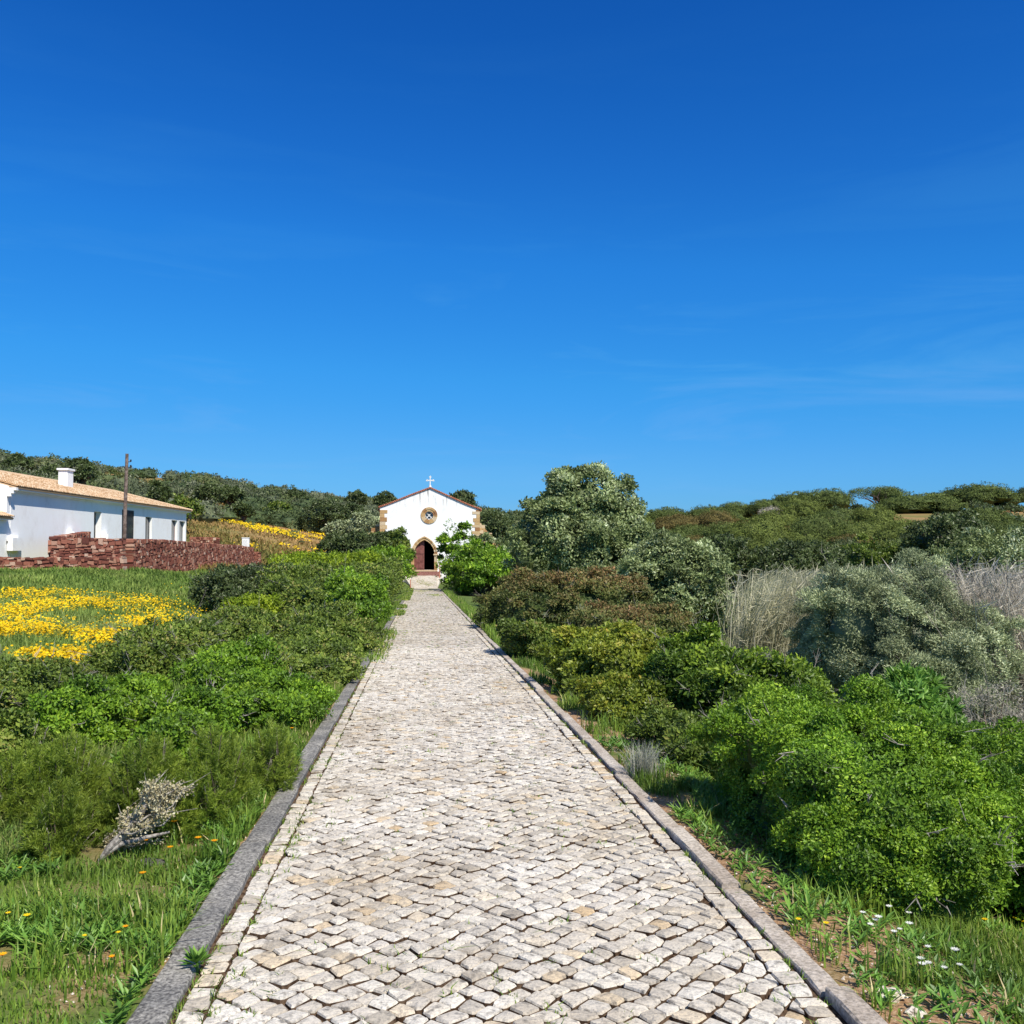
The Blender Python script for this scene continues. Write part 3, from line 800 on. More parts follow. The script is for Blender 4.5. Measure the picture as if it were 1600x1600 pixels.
# portal surround: two orders of voussoirs and jambs
def arch_ring(b, cx, zs, hw0, za0, hw1, za1, z0, y0, y1, n, v=None):
    A = arch(cx, zs, hw0, za0, n, z0); B = arch(cx, zs, hw1, za1, n, z0)
    for i in range(len(A) - 1):
        (a0, a1), (c0, c1) = (A[i], A[i + 1]), (B[i], B[i + 1])
        sub = 4 if i in (0, len(A) - 2) else 1
        for s in range(sub):
            f0, f1 = s / sub, (s + 1) / sub - .004
            p = [tuple(np.array(a0) * (1 - f) + np.array(a1) * f) for f in (f0, f1)]
            q = [tuple(np.array(c0) * (1 - f) + np.array(c1) * f) for f in (f0, f1)]
            pts = [Q(*p[0]), Q(*p[1]), Q(*q[1]), Q(*q[0])]
            V = [(u, y, w) for y in (y0, y1) for u, w in pts]
            b.add(V, [(0, 1, 2, 3), (7, 6, 5, 4), (0, 4, 5, 1), (1, 5, 6, 2), (2, 6, 7, 3), (3, 7, 4, 0)], np.random.default_rng(i * 7 + s).random())
b = MB()
arch_ring(b, dcx, dzs, dhw - .01, dza - .01, dhw + .16, dza + .20, dz0, -.05, .30, 9)
arch_ring(b, dcx, dzs, dhw + .165, dza + .21, dhw + .29, dza + .34, dz0, -.11, .02, 9)
for sg in (-1, 1):
    u, w = Q(dcx + sg * (dhw + .12), dzs)
    b.box(u - .22, u + .22, -.15, .12, w - .10, w + .04, .9)
cput(b, 'doorway_surround', M_tan)
# door: left leaf shut, right leaf swung open inside
Lf = arch(dcx, dzs, dhw - .02, dza - .03, 8, dz0)
leafL = [p for p in Lf if p[0] <= dcx + .001] + [(dcx, dz0)]
leafR = [(dcx, dz0), (dcx, dza - .03)] + [p for p in Lf if p[0] > dcx + .001]
b = MB(); prism(b, [(u - CO[0], w - ZB) for u, w in leafL], (0, 0, 0), (1, 0, 0), (0, 1, 0), .30, .36)
u, w = Q(dcx, dz0)
for z0_, z1_ in ((.12, .75), (.85, 1.5)):
    for x0, x1 in ((u - .84, u - .5), (u - .42, u - .1)):
        for a in ((x0, x1, z0_ , z0_ + .04), (x0, x1, z1_ - .04, z1_), (x0, x0 + .04, z0_, z1_), (x1 - .04, x1, z0_, z1_)):
            b.box(a[0], a[1], .275, .30, w + a[2], w + a[3])
b.box(u - .9, u, .27, .30, w + 1.56, w + 1.64)
dl = cput(b, 'door_leaf', M_door)
b = MB(); b.tube([(u - .1, .25, w + 1.1), (u - .1, .25, w + 1.25)], .015, 6); b.box(u - .12, u - .08, .25, .30, w + 1.1, w + 1.13); b.build('handle', M_iron, dl)
b = MB(); ux_ = (math.cos(R(-105)), math.sin(R(105)), 0)
prism(b, [(u2 - dcx - dhw, w2 - ZB) for u2, w2 in leafR], (Q(dcx + dhw, 0)[0] - .04, .62, 0), (-ux_[0] * -1, -ux_[1], 0), (1, 0, 0), 0, .06)
cput(b, 'door_leaf', M_door)
# rose window
b = MB(); n = 28
for i in range(n):
    a0, a1 = 2 * PI * i / n, 2 * PI * (i + .97) / n
    for r0, r1, y0, y1 in ((.40, .58, -.03, .25), (.585, .80, -.07, .05)):
        pts = [(math.cos(a) * rr_, math.sin(a) * rr_) for a, rr_ in ((a0, r0), (a1, r0), (a1, r1), (a0, r1))]
        V = [(Q(rx_, 0)[0] + x, y, Q(0, rz_)[1] + z) for y in (y0, y1) for x, z in pts]
        b.add(V, [(0, 1, 2, 3), (7, 6, 5, 4), (0, 4, 5, 1), (1, 5, 6, 2), (2, 6, 7, 3), (3, 7, 4, 0)], (i // 3 * .37) % 1)
rose = cput(b, 'rose_window', M_tan)
b = MB(); u, w = Q(rx_, rz_)
for kk in range(4):
    a = PI / 4 + kk * PI / 2
    b.tube([(u, .16, w), (u + math.cos(a) * .4, .16, w + math.sin(a) * .4)], .03, 6)
    c = (u + math.cos(a + PI / 4) * .22, w + math.sin(a + PI / 4) * .22)
    b.tube([(c[0] + .15 * math.cos(t), .16, c[1] + .15 * math.sin(t)) for t in np.linspace(0, 2 * PI, 15)], .022, 5)
b.tube([(u + .09 * math.cos(t), .15, w + .09 * math.sin(t)) for t in np.linspace(0, 2 * PI, 13)], .03, 6)
b.build('tracery', M_cross, rose)
b = MB(); prism(b, circ(u, w, .405, 24), (0, 0, 0), (1, 0, 0), (0, 1, 0), .22, .24); b.build('pane', M_glass, rose)
# cross
b = MB(); u, w = Q(ax_, az); w += .12
b.tube([(u, .3, w - .05), (u, .3, w + .22)], [.16, .08], 8)
b.box(u - .045, u + .045, .25, .35, w + .15, w + 1.0)
b.box(u - .27, u + .27, .255, .345, w + .62, w + .72)
for dx, dz in ((-.30, .67), (.30, .67), (0, 1.03)):
    for ox, oz in ((0, .05), (.055, -.03), (-.055, -.03)):
        b.tube([(u + dx + ox, .27, w + dz + oz), (u + dx + ox, .33, w + dz + oz)], .06, 8)
cput(b, 'roof_cross', M_cross)
# steps
b = MB(); z1 = dz0 - ZB
b.box(Q(dcx, 0)[0] - dhw - .28, Q(dcx, 0)[0] + dhw + .28, -.30, .3, z1 - .14, z1, .9)
cput(b, 'threshold', M_tan)
b = MB()
b.box(Q(dcx, 0)[0] - dhw - .55, Q(dcx, 0)[0] + dhw + .5, -.62, -.005, 0, z1 - .16)
b.box(Q(cx_(633.5), 0)[0], Q(cx_(686), 0)[0], -.98, -.622, 0, z1 - .30)
cput(b, 'step', M_step)
# path landing posts
def post(label, px, Y, ztop, zbot, rad, name='metal_post'):
    x = XX(px, Y); t = thing(name, label, 'post', (x, Y, zbot), None)
    b = MB(); b.tube([(0, 0, -.2), (0, 0, ztop - zbot)], rad, 8); b.build('shaft', M_redtrim if rad < .08 else M_iron, t)
    b = MB(); b.tube([(0, 0, ztop - zbot), (0, 0, ztop - zbot + .03)], [rad * 1.5, rad * 1.2], 8); b.build('cap', M_redtrim, t)
post('thin red-brown post standing right of the chapel steps', 687, 91.2, at(687, 882, 91.2)[2], at(687, 908, 91.2)[2], .05)
post('short brown post beside the left edge of the path before the chapel', 641.5, 86.5, at(641, 906, 86.5)[2], at(641, 917, 86.5)[2], .04)

# ------------------------------------------------------------------ farmhouse
HX = -20.4
def hY(px): return (lambda t: HX / t)( (ray(px, 848)[0] / ray(px, 848)[1]))
FLOOR = 0.2
RZ = 4.50
house = thing('farmhouse', 'long low white farmhouse with pale clay tile roof and deep door openings on the left', 'house', (HX, 50, FLOOR))
HO = np.array([HX, 50, FLOOR])
Y0, Y1 = 50.0, 86.0
XR, RH = -24.5, 5.70          # ridge
XB = -28.6
ops = []
def op(pa, pb, ytop, zb=1.45):
    ya, yb = hY(pa), hY(pb); ym = (ya + yb) / 2; ops.append((ya, yb, float(at((pa + pb) / 2, ytop, ym)[2]), zb))
op(146.4, 158, 799.5); op(190, 209, 797, 1.3); op(227, 237, 808); op(267.7, 277, 813); op(280, 289.5, 814.5)
def wall_x(name, y0, y1, zb, zt, openings, thick, mat, parent, org, x):
    b = MB(); ys_ = y0
    for ya, yb, ztp, zbm in sorted(openings):
        b.box(x - thick, x, ys_ - org[1], ya - org[1], zb - org[2], zt - org[2])
        b.box(x - thick, x, ya - org[1], yb - org[1], ztp - org[2], zt - org[2])
        b.box(x - thick, x, ya - org[1], yb - org[1], zb - org[2], zbm - org[2])
        ys_ = yb
    b.box(x - thick, x, ys_ - org[1], y1 - org[1], zb - org[2], zt - org[2])
    return b.build(name, mat, parent)
wall_x('wall', Y0, Y1, -.8, RZ - .05, ops, .5, M_white_wall, house, HO, 0)
b = MB()
prism(b, [(0 - .02, 0), (-.02, RZ - .08 - FLOOR), (XR - HX, RH - .1 - FLOOR), (XB - HX, RZ - .08 - FLOOR), (XB - HX, -.5)], (0, 0, 0), (1, 0, 0), (0, 1, 0), -.4, -.002)
b.box(XB - HX, -.5, Y1 - 50 - .4, Y1 - 50 - .002, -1, RZ - FLOOR - .06)
b.box(XB - HX, XB - HX + .4, 0, Y1 - 50 - .4, -1, RZ - FLOOR - .06)
b.build('end_wall', M_white_wall, house)
b = MB(); b.box(XB - HX + .5, -.52, .1, Y1 - 50.5, .8, .9); b.box(-4.2, -4.1, .1, Y1 - 50.5, .9, RZ - FLOOR - .1)
for yy in (12.5, 19.5, 25, 29.5): b.box(-4.1, -.52, yy, yy + .1, .9, RZ - FLOOR - .1)
b.build('interior', M_dark, house)
for i, (ya, yb, ztp, zbm) in enumerate(ops):
    rc = (0, -.34, -.18, -.14, -.12)[i]
    b = MB(); ya -= 50; yb -= 50; zt_, zb_ = ztp - FLOOR, zbm - FLOOR
    f = .06
    x0_, x1_ = -.42 - rc, -.36 - rc
    b.box(x0_, x1_, ya, ya + f, zb_, zt_); b.box(x0_, x1_, yb - f, yb, zb_, zt_); b.box(x0_, x1_, ya + f, yb - f, zt_ - f, zt_); b.box(x0_, x1_, ya + f, yb - f, zb_, zb_ + f)
    if i == 1: b.box(x0_, x1_ - .01, (ya + yb) / 2 - .04, (ya + yb) / 2 + .04, zb_ + f, zt_ - f)
    fr = b.build('door' if i in (1, 3, 4) else 'window', M_iron if i != 3 else M_door, house)
    b = MB(); b.box(-.40 - rc, -.385 - rc, ya + f, yb - f, zb_ + f, zt_ - f); b.build('pane', M_glass, fr)
ov = .38; dzo = -ov * .293
tile_roof('roof', (ov, -.15, RZ + dzo - FLOOR), (ov, Y1 + ov - 50, RZ + dzo - FLOOR), (XR - HX, 79.9 - 50, RH - FLOOR), (XR - HX, -.15, RH - FLOOR), M_tileroof, house)
tile_roof('roof', (XB - HX - ov, -.15, RZ + dzo - FLOOR), (XB - HX - ov, Y1 + ov - 50, RZ + dzo - FLOOR), (XR - HX, 29.9, RH - FLOOR), (XR - HX, -.15, RH - FLOOR), M_tileroof, house, .4, .8)
tile_roof('roof', (ov, Y1 + ov - 50, RZ + dzo - FLOOR), (XB - HX - ov, Y1 + ov - 50, RZ + dzo - FLOOR), (XR - HX - .03, 29.9, RH - FLOOR), (XR - HX + .03, 29.9, RH - FLOOR), M_tileroof, house, .4, .8)
b = MB()
b.tube([(XR - HX, -.15, RH - FLOOR + .03), (XR - HX, 29.9, RH - FLOOR + .03)], .11, 8, .7)
b.tube([(XR - HX, 29.9, RH - FLOOR + .03), (ov, Y1 + ov - 50, RZ + dzo - FLOOR + .04)], .1, 8, .7)
b.build('ridge_tiles', M_tileroof, house)
b = MB(); b.box(-.0, ov - .06, .02, Y1 + ov - 50.1, RZ + dzo - FLOOR - .16, RZ + dzo - FLOOR - .10); b.box(.0, .09, .02, Y1 - 50, RZ + dzo - FLOOR - .26, RZ + dzo - FLOOR - .162)
b.build('eave_cornice', M_white_wall, house)
# white bracket at the gable corner, cabinet, vent, small white blocks
b = MB(); b.box(.0, .42, -.42, -.16, 4.0, 4.14); b.box(.0, .3, -.42, -.2, 3.85, 4.0); b.box(0, .18, -.42, -.2, 3.7, 3.85); b.build('corner_bracket', M_white_wall, house)
cab = MB(); cab.box(.0, .28, hY(28) - 50 - 1.3, hY(28) - 50, at(20, 861, 48)[2] - FLOOR, at(20, 840, 48)[2] - FLOOR); cabo = cab.build('meter_cabinet', M_white_wall, house)
b = MB(); b.box(.002, .04, hY(10) - 50, hY(13) - 50, at(11, 848, 46.8)[2] - FLOOR, at(11, 845, 46.8)[2] - FLOOR); b.build('wall_vent', M_iron, house)
b = MB(); yv = hY(296.5) - 50; zv = at(296.5, 807, hY(296.5))[2] - FLOOR
for kk in range(4): b.box(.002, .03, yv - .45, yv + .45, zv - .2 + kk * .12, zv - .14 + kk * .12)
b.build('wall_vent', M_iron, house)
for px, w_ in ((108, .9), (162, 1.1)):
    b = MB(); yv = hY(px) - 50; zz_ = at(px, 834 if px < 120 else 837, hY(px))[2] - FLOOR
    b.box(.0, .45, yv - w_ / 2, yv + w_ / 2, .4, zz_ + .12); b.build('white_ledge', M_white_wall, house)
# chimney
chx, chy = -22.6, 63.6
ch = MB(); zc = 4.85 - FLOOR
ch.box(chx - HX - .28, chx - HX + .28, chy - 50 - .5, chy - 50 + .5, zc, 6.2 - FLOOR)
cho = ch.build('chimney', M_white_wall, house)
b = MB(); b.box(chx - HX - .36, chx - HX + .36, chy - 50 - .6, chy - 50 + .6, 6.202 - FLOOR, 6.32 - FLOOR); b.build('chimney_cap', M_white_wall, cho)
# lower annex in front of the gable end
b = MB(); AZ, ARZ = 3.0, 4.35; AY0 = 36.0
b.box(-.5, -.004, AY0 - 50, -.41, -1, AZ - FLOOR - .03)
prism(b, [(-.5, -.5), (-.5, AZ - FLOOR - .03), (-3.4, AZ - FLOOR + 1.15), (-6.6, AZ - FLOOR - .03), (-6.6, -.5)], (0, 0, 0), (1, 0, 0), (0, 1, 0), AY0 - 50, AY0 - 50 + .4)
b.build('annex_wall', M_white_wall, house)
tile_roof('annex_roof', (.36, AY0 - 50.2, AZ - FLOOR - .15), (.36, -.43, AZ - FLOOR - .15), (-3.4, -.43, AZ - FLOOR + 1.40), (-3.4, AY0 - 50.2, AZ - FLOOR + 1.40), M_tileroof, house)
tile_roof('annex_roof', (-7, AY0 - 50.2, AZ - FLOOR - .15), (-7, -.43, AZ - FLOOR - .15), (-3.4, -.43, AZ - FLOOR + 1.40), (-3.4, AY0 - 50.2, AZ - FLOOR + 1.40), M_tileroof, house, .4, .8)
b = MB(); b.box(.0, .3, AY0 - 50, -.44, AZ - FLOOR - .28, AZ - FLOOR - .2); b.build('eave_cornice', M_white_wall, house)
b = MB(); prism(b, [(-6.6, 4.5), (-4.4, 5.15), (-3.6, 5.75), (-3.9, 6.1), (-5, 6.45), (-6.6, 6.5)], (0, 0, 0), (1, 0, 0), (0, 1, 0), 4, 4.6); b.build('parapet', M_white_wall, house)

# utility pole
pY = 55.0; px_ = XX(193, pY); zg = H1(px_, pY)
pole = thing('utility_pole', 'weathered brown wooden utility pole in front of the white farmhouse', 'pole', (px_, pY, zg))
top = at(198.5, 709, pY) - np.array([px_, pY, zg])
b = MB(); b.tube([(0, 0, -.5), tuple(top * .5), tuple(top)], [.115, .10, .085], 9); b.build('shaft', surf('weathered_pole_wood', two((.11, .075, .06), (.24, .18, .15), 6), .9, 30, .01), pole)
for dz in (-.45, -.75):
    b = MB(); p = top + np.array([0, 0, dz]); b.tube([p, p + np.array([.22, -.05, 0])], .02, 5); b.tube([p + np.array([.22, -.05, 0]), p + np.array([.22, -.05, .12])], [.04, .05], 6)
    b.build('insulator', M_iron, pole)

# ------------------------------------------------------------------ red stone walls
def rwall(label, p0, p1, z0t, z1t, th=.45, base=None, seed=1, steps=None, zoff=-.4):
    r = np.random.default_rng(seed); p0 = np.array(p0, float); p1 = np.array(p1, float); mid = (p0 + p1) / 2
    Lw = np.linalg.norm(p1 - p0); o = np.array([mid[0], mid[1], H1(*mid)])
    t = thing('red_stone_wall', label, 'stone wall', o, None)
    b = MB()
    if steps: zt = lambda s: steps(s / Lw) - o[2]
    else: zt = lambda s: z0t + (z1t - z0t) * s / Lw - o[2]
    def zb(s):
        p = p0 + (p1 - p0) * np.clip(s / Lw, 0, 1); return H1(*p) + zoff - o[2]
    stone_courses(b, r, p0 - mid, p1 - mid, zt, zb, th)
    b.build('masonry', M_redstone, t)
wA = at(195, 842, 46); wB = at(82, 839.5, 46); WX = wA[0]
wE = at(392, 856, 81)
rwall('tall red sandstone wall face left of the pole, square on to the path, before the white house', (wB[0], 46), (WX, 46), wB[2], wA[2], seed=1)
def stp(f):
    Yv = 46.5 + f * 34.5
    return float(np.interp(Yv, [46, 52, 60, 70, 74, 81], [wA[2], wA[2] - .02, 1.6, 1.45, 1.42, wE[2]]))
rwall('long red sandstone wall running away from the pole towards the hillside', (WX, 46.5), (wE[0], 81), 0, 0, seed=2, steps=stp)
rwall('low dark red sandstone wall along the field at the left edge of the photo', (XX(-120, 44.6), 44.6), (XX(196, 44.6), 44.6), at(0, 870, 44.6)[2], at(190, 871, 44.6)[2], seed=3)
wC = at(150, 831, 60)
rwall('red sandstone return wall climbing back from the corner to the house front', (wB[0] - .1, 46.5), (-20.1, 60), wB[2] + .02, wC[2], seed=4)
w5 = at(297, 838.5, 88); w6 = at(343, 840, 88)
rwall('short red sandstone wall stub off the right corner of the white house', (w5[0], 88), (w6[0], 88), w5[2], w6[2], seed=5)
w7 = at(345, 853, 83); w8 = at(408, 861, 83)
rwall('low red sandstone wall end half hidden by the left hedge', (w7[0], 83), (w8[0], 83), w7[2], w8[2] - .1, seed=6)
b = MB(); cbx = at(384, 847, 84)
ub = thing('utility_cabinet', 'small white cabinet standing up behind the red wall near the hedge', 'cabinet', (cbx[0], 84, H1(cbx[0], 84)))
hz = at(386, 841, 84)[2] - H1(cbx[0], 84)
b.box(-.28, .28, -.2, .2, -.3, hz); b.build('housing', M_white_wall, ub)
b = MB(); b.box(-.31, .31, -.23, .23, hz + .002, hz + .06); b.build('lid', M_white_wall, ub)
b = MB(); b.box(-.2, .2, -.225, -.202, hz - .75, hz - .12); b.build('door', M_cross, ub)

# ------------------------------------------------------------------ shrubs and trees along the path
# left side
HG = None
shrub('trimmed_shrub', 'tall dark green shrub clipped straight beside the chapel steps, left of the path end', 'shrub', 568, 637, 829, 84, 5.0, 'mid', 11000, .20, .5, 11, lobes_n=8)
shrub('trimmed_shrub', 'dark olive shrub behind the left hedge, under the chapel left corner', 'shrub', 510, 604, 826, 82, 5.5, 'dark', 12000, .20, .55, 12)
shrub('trimmed_shrub', 'rounded vivid green shrub just left of the path before the chapel', 'shrub', 562, 634, 853, 68, 5.0, 'bright', 9500, .17, .4, 13)
shrub('trimmed_shrub', 'lime-topped shrub in the middle of the left hedge', 'shrub', 455, 585, 866, 50, 8, 'lime', 14000, .15, .42, 14)
shrub('trimmed_shrub', 'grey-green and brownish shrub closing the path side of the left hedge', 'shrub', 560, 622, 876, 52, 11, 'mid', 12000, .14, .4, 15, twigs=12)
shrub('trimmed_shrub', 'lime green hedge shrub with a high flat top, left of the narrowing path', 'shrub', 420, 590, 868, 38, 7.5, 'lime', 22000, .11, .36, 16)
shrub('trimmed_shrub', 'big yellow-green hedge shrub whose right side hangs over the left kerb', 'shrub', 425, 608, 884, 30, 9, 'mid', 32000, .085, .32, 17, twigs=30)
shrub('trimmed_shrub', 'dark leafy hedge shrub at the field end of the left hedge', 'shrub', 328, 470, 884, 31, 6, 'dark', 26000, .09, .34, 18, twigs=40)
shrub('trimmed_shrub', 'bright green shrub wall rising directly from the left kerb', 'shrub', 520, 600, 900, 24, 4.5, 'bright', 20000, .075, .28, 19, twigs=14)
shrub('shrub', 'young lime-green sprouting shrub at the near left end of the hedge', 'shrub', 352, 432, 928, 24, 1.8, 'lime', 6000, .075, .22, 20, hmin=1.)
shrub('shrub', 'spreading bronze-tipped green shrub in front of the hedge, beside the left kerb', 'shrub', 440, 582, 962, 19.5, 4.2, 'mid', 30000, .06, .22, 21, twigs=20, hmin=.8)
shrub('shrub', 'green shrub with bare grey twigs facing the yellow flower field', 'shrub', 318, 455, 968, 19, 4.0, 'mid', 24000, .06, .24, 22, twigs=60, hmin=.8)
shrub('shrub', 'low dense green shrub touching the left kerb below the hedge', 'shrub', 415, 560, 1018, 14.6, 3.4, 'mid', 34000, .046, .18, 23, twigs=14, hmin=.6)
shrub('shrub', 'dark green shrub with dead stems sticking out beside the flower field', 'shrub', 165, 330, 1012, 14.5, 3.0, 'mid', 28000, .05, .2, 24, twigs=70, hmin=.8)
shrub('shrub', 'mid green shrub in the centre of the left scrub with pale dry twigs', 'shrub', 300, 440, 1030, 13, 3.0, 'bright', 28000, .046, .19, 25, twigs=50, hmin=.7)
shrub('shrub', 'glossy green low shrub left of the kerb where grass takes over', 'shrub', 330, 505, 1078, 10.4, 2.2, 'bright', 34000, .036, .15, 26, twigs=14, hmin=.5)
shrub('shrub', 'dark shrub with grey twigs at the left edge of the photo below the flowers', 'shrub', -60, 120, 1078, 9.6, 2.4, 'mid', 30000, .040, .17, 27, twigs=60, hmin=.6)
shrub('shrub', 'round green shrub between the flower field and the dead branch', 'shrub', 90, 240, 1072, 9.4, 2.2, 'bright', 30000, .038, .16, 28, twigs=30, hmin=.6)
shrub('shrub', 'dense green shrub in the middle of the near left scrub', 'shrub', 215, 370, 1095, 8.6, 2.0, 'bright', 32000, .035, .15, 29, twigs=16, hmin=.5)
shrub('shrub', 'leafy shrub at the far left edge above the pale grass', 'shrub', -120, 60, 1130, 7.2, 1.5, 'mid', 30000, .034, .13, 30, twigs=20, hmin=.5)
def needle_shrub(label, px0, px1, ytop, Y, depth, n, seed):
    r = np.random.default_rng(seed); xa, xb = XX(px0, Y), XX(px1, Y); x = (xa + xb) / 2; w = xb - xa; zg = H1(x, Y) - .03
    h = max(at((px0 + px1) / 2, ytop, Y)[2] - zg, .35); t = thing('needle_shrub', label, 'shrub', (x, Y, zg)); b = MB(); sb = MB()
    ns = int(n / 90); a = r.uniform(0, 2 * PI, ns); q = np.sqrt(r.random(ns)); tipx = np.cos(a) * q * w * .56; tipy = np.sin(a) * q * depth * .56
    tipz = h * (1 - .75 * q ** 2.2) * r.uniform(.55, 1.06, ns)
    tips = np.stack([tipx, tipy, tipz], 1); org = tips * np.array([.35, .35, 0]) + np.array([0, 0, .0])
    dirn = unit(tips - org + r.normal(0, .08, (ns, 3))); ln = np.minimum(np.linalg.norm(tips - org, axis=1), r.uniform(.12, .26, ns))
    for i in range(0, ns, 5): sb.tube([org[i], (org[i] + tips[i]) / 2 + r.normal(0, .015, 3), tips[i]], [.009, .005, .002], 4, r.random(), int(r.random() < .25))
    k = np.repeat(np.arange(ns), 90); f = r.random(len(k)) ** .7; C = tips[k] - dirn[k] * (ln[k] * (1 - f))[:, None]
    D = unit(dirn[k] * .75 + rdir(r, len(k)) * .8 + np.array([0, 0, .12])); cv = r.random(ns)
    add_leaves(b, C, D, rdir(r, len(k)), r.uniform(.022, .05, len(k)), .0042, np.clip(.5 * cv[k] + .25 * f + .3 * r.random(len(k)), 0, 1), fold=.1)
    b.build('foliage', LM['needle'], t); sb.build('stems', [M_bark, M_twig], t); return t
needle_shrub('bright needle-leaved shrub left of the dead branch, over the pale grass', 40, 165, 1142, 6.6, 1.1, 34000, 31)
needle_shrub('bright needle-leaved shrub directly behind the dead branch', 170, 300, 1150, 6.3, 1.0, 36000, 32)
needle_shrub('needle-leaved shrub with brown stems, right of the dead branch', 275, 400, 1140, 6.5, 1.2, 34000, 33)
needle_shrub('sprawling needle-leaved shrub behind the first one, under the dark scrub', -20, 110, 1165, 6.6, 1.2, 30000, 35)
needle_shrub('needle-leaved shrub nearest the kerb where the verge grass begins', 380, 470, 1128, 7.4, .9, 20000, 36)
needle_shrub('low needle-leaved clump lying at the foot of the dead branch to its left', 55, 150, 1215, 5.75, .7, 18000, 34)

# right side
shrub('leafy_tree', 'bright green leafy bush with lighter leaves in front of the chapel right side', 'bush', 700, 802, 846, 74, 6.5, 'bright', 12000, .22, .55, 41, twigs=10)
shrub('leafy_tree', 'tall thin-crowned pale green sapling standing against the white chapel wall', 'tree', 684, 756, 808, 79, 3.0, 'bright', 6500, .22, .5, 42, core=0, sparse=.3, nclump=46, stemr=.02, fill=.12)
shrub('leafy_tree', 'pale speckled bush between the chapel corner and the big dark tree', 'bush', 730, 805, 832, 80, 5, 'silver', 8000, .22, .5, 43)
# big tree
def big_tree(label, px, Y, spec, mat, n, leaf, clump, seed, group=None, name='broadleaf_tree', sparse=.06, ratio=.5, core=.62, twigs=0):
    """spec: lobes as (px0, px1, ytop, ybottom, depth, dY)"""
    r = np.random.default_rng(seed); x = XX(px, Y); zg = H1(x, Y) - .1
    t = thing(name, label, 'tree', (x, Y, zg), group); lobes = []
    for a, c, yt, yb_, dp, dy in spec:
        Yl = Y + dy; xa, xb = XX(a, Yl), XX(c, Yl); z1 = at((a + c) / 2, yt, Yl)[2]; z0 = at((a + c) / 2, yb_, Yl)[2]
        lobes.append(((xa + xb) / 2 - x, dy, (z0 + z1) / 2 - zg, (xb - xa) / 2, dp / 2, (z1 - z0) / 2))
    lobes = np.array(lobes); b = MB(); area = (lobes[:, 3] * lobes[:, 5]).sum()
    cc_, cr = crown(b, r, lobes, n, leaf, clump, int(area * 3.2 / clump ** 2 * .8) + 12, ratio, zmin=-.7, core=core, sparse=sparse)
    b.build('crown', LM[mat], t)
    sb = MB(); h = lobes[:, 2].min()
    hub = np.array([0, 0, max(h * .5, .4)])
    sb.tube([(0, 0, -.4), hub * .5 + r.normal(0, .05, 3), hub], [.07 * h + .12, .05 * h + .1, .05 * h + .08], 8)
    tg = [l[:3] + r.normal(0, .15, 3) * l[3:6] for l in lobes] + list(cc_[r.choice(len(cc_), min(16, len(cc_)), replace=False)] * .97)
    stems(sb, r, hub, tg, .05 * h + .06, 6)
    sb.build('trunk', M_bark, t)
    return t
big_tree('largest tree of the scene, tall silvery-green crown right of the chapel', 890, 47,
         [(848, 975, 728, 860, 4.5, 0), (800, 905, 776, 905, 4.5, -.4), (900, 1010, 780, 905, 4.5, 0), (850, 905, 742, 830, 3, .3), (930, 995, 748, 850, 3.2, -.2), (792, 870, 830, 915, 4, -.6), (860, 960, 800, 925, 5, -1.2), (950, 1022, 838, 960, 4, -.5), (868, 915, 728, 790, 2.2, 0)],
         'silver', 62000, .155, .55, 51, sparse=.10)
big_tree('silvery-green tree with whitish leaves leaning right beside the largest tree', 1060, 40,
         [(985, 1075, 830, 950, 4, 0), (1040, 1125, 852, 980, 4, -.4), (1080, 1145, 880, 1000, 3.5, -.2), (1000, 1080, 900, 1000, 4, -1), (960, 1020, 870, 970, 3, -.6)],
         'silver', 36000, .13, .46, 52)
big_tree('dark blue-green tree behind the whitish leaning tree', 1130, 62,
         [(1092, 1165, 832, 915, 5, 0), (1110, 1168, 860, 925, 5, .5)], 'dark', 9000, .2, .6, 53)
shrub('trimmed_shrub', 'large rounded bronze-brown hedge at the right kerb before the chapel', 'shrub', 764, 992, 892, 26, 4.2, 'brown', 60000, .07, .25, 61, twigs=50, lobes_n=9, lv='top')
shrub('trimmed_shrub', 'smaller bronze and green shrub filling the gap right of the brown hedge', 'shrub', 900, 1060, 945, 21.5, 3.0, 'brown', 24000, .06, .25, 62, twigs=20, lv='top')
shrub('trimmed_shrub', 'low brown-green shrub at the right kerb below the bronze hedge', 'shrub', 792, 872, 1005, 18.5, 2.0, 'mid', 22000, .055, .2, 63, twigs=12, hmin=.7)
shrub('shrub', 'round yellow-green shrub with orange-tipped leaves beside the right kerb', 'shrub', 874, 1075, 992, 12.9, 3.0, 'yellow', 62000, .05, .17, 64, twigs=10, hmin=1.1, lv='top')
shrub('shrub', 'small dark shrub tucked under the yellow-green shrub at the kerb', 'shrub', 915, 1035, 1088, 10.6, 1.3, 'yellow', 20000, .04, .14, 65, hmin=.55)
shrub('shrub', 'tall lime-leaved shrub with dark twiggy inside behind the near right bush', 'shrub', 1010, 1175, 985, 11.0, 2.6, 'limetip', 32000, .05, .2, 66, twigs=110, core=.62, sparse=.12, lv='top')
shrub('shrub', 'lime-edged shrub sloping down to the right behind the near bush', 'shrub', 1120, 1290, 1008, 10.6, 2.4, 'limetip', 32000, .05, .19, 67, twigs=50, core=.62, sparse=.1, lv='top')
shrub('shrub', 'dark twiggy shrub base between the lime shrub and the near right bush', 'shrub', 1005, 1120, 1110, 8.6, 1.4, 'mid', 20000, .035, .14, 68, twigs=110, sparse=.1)
shrub('shrub', 'feathery pale green bush poking up behind the near right bush', 'shrub', 1345, 1485, 1048, 11.5, 1.6, 'herb', 12000, .10, .24, 69, ratio=.28, sparse=.1, core=.5)
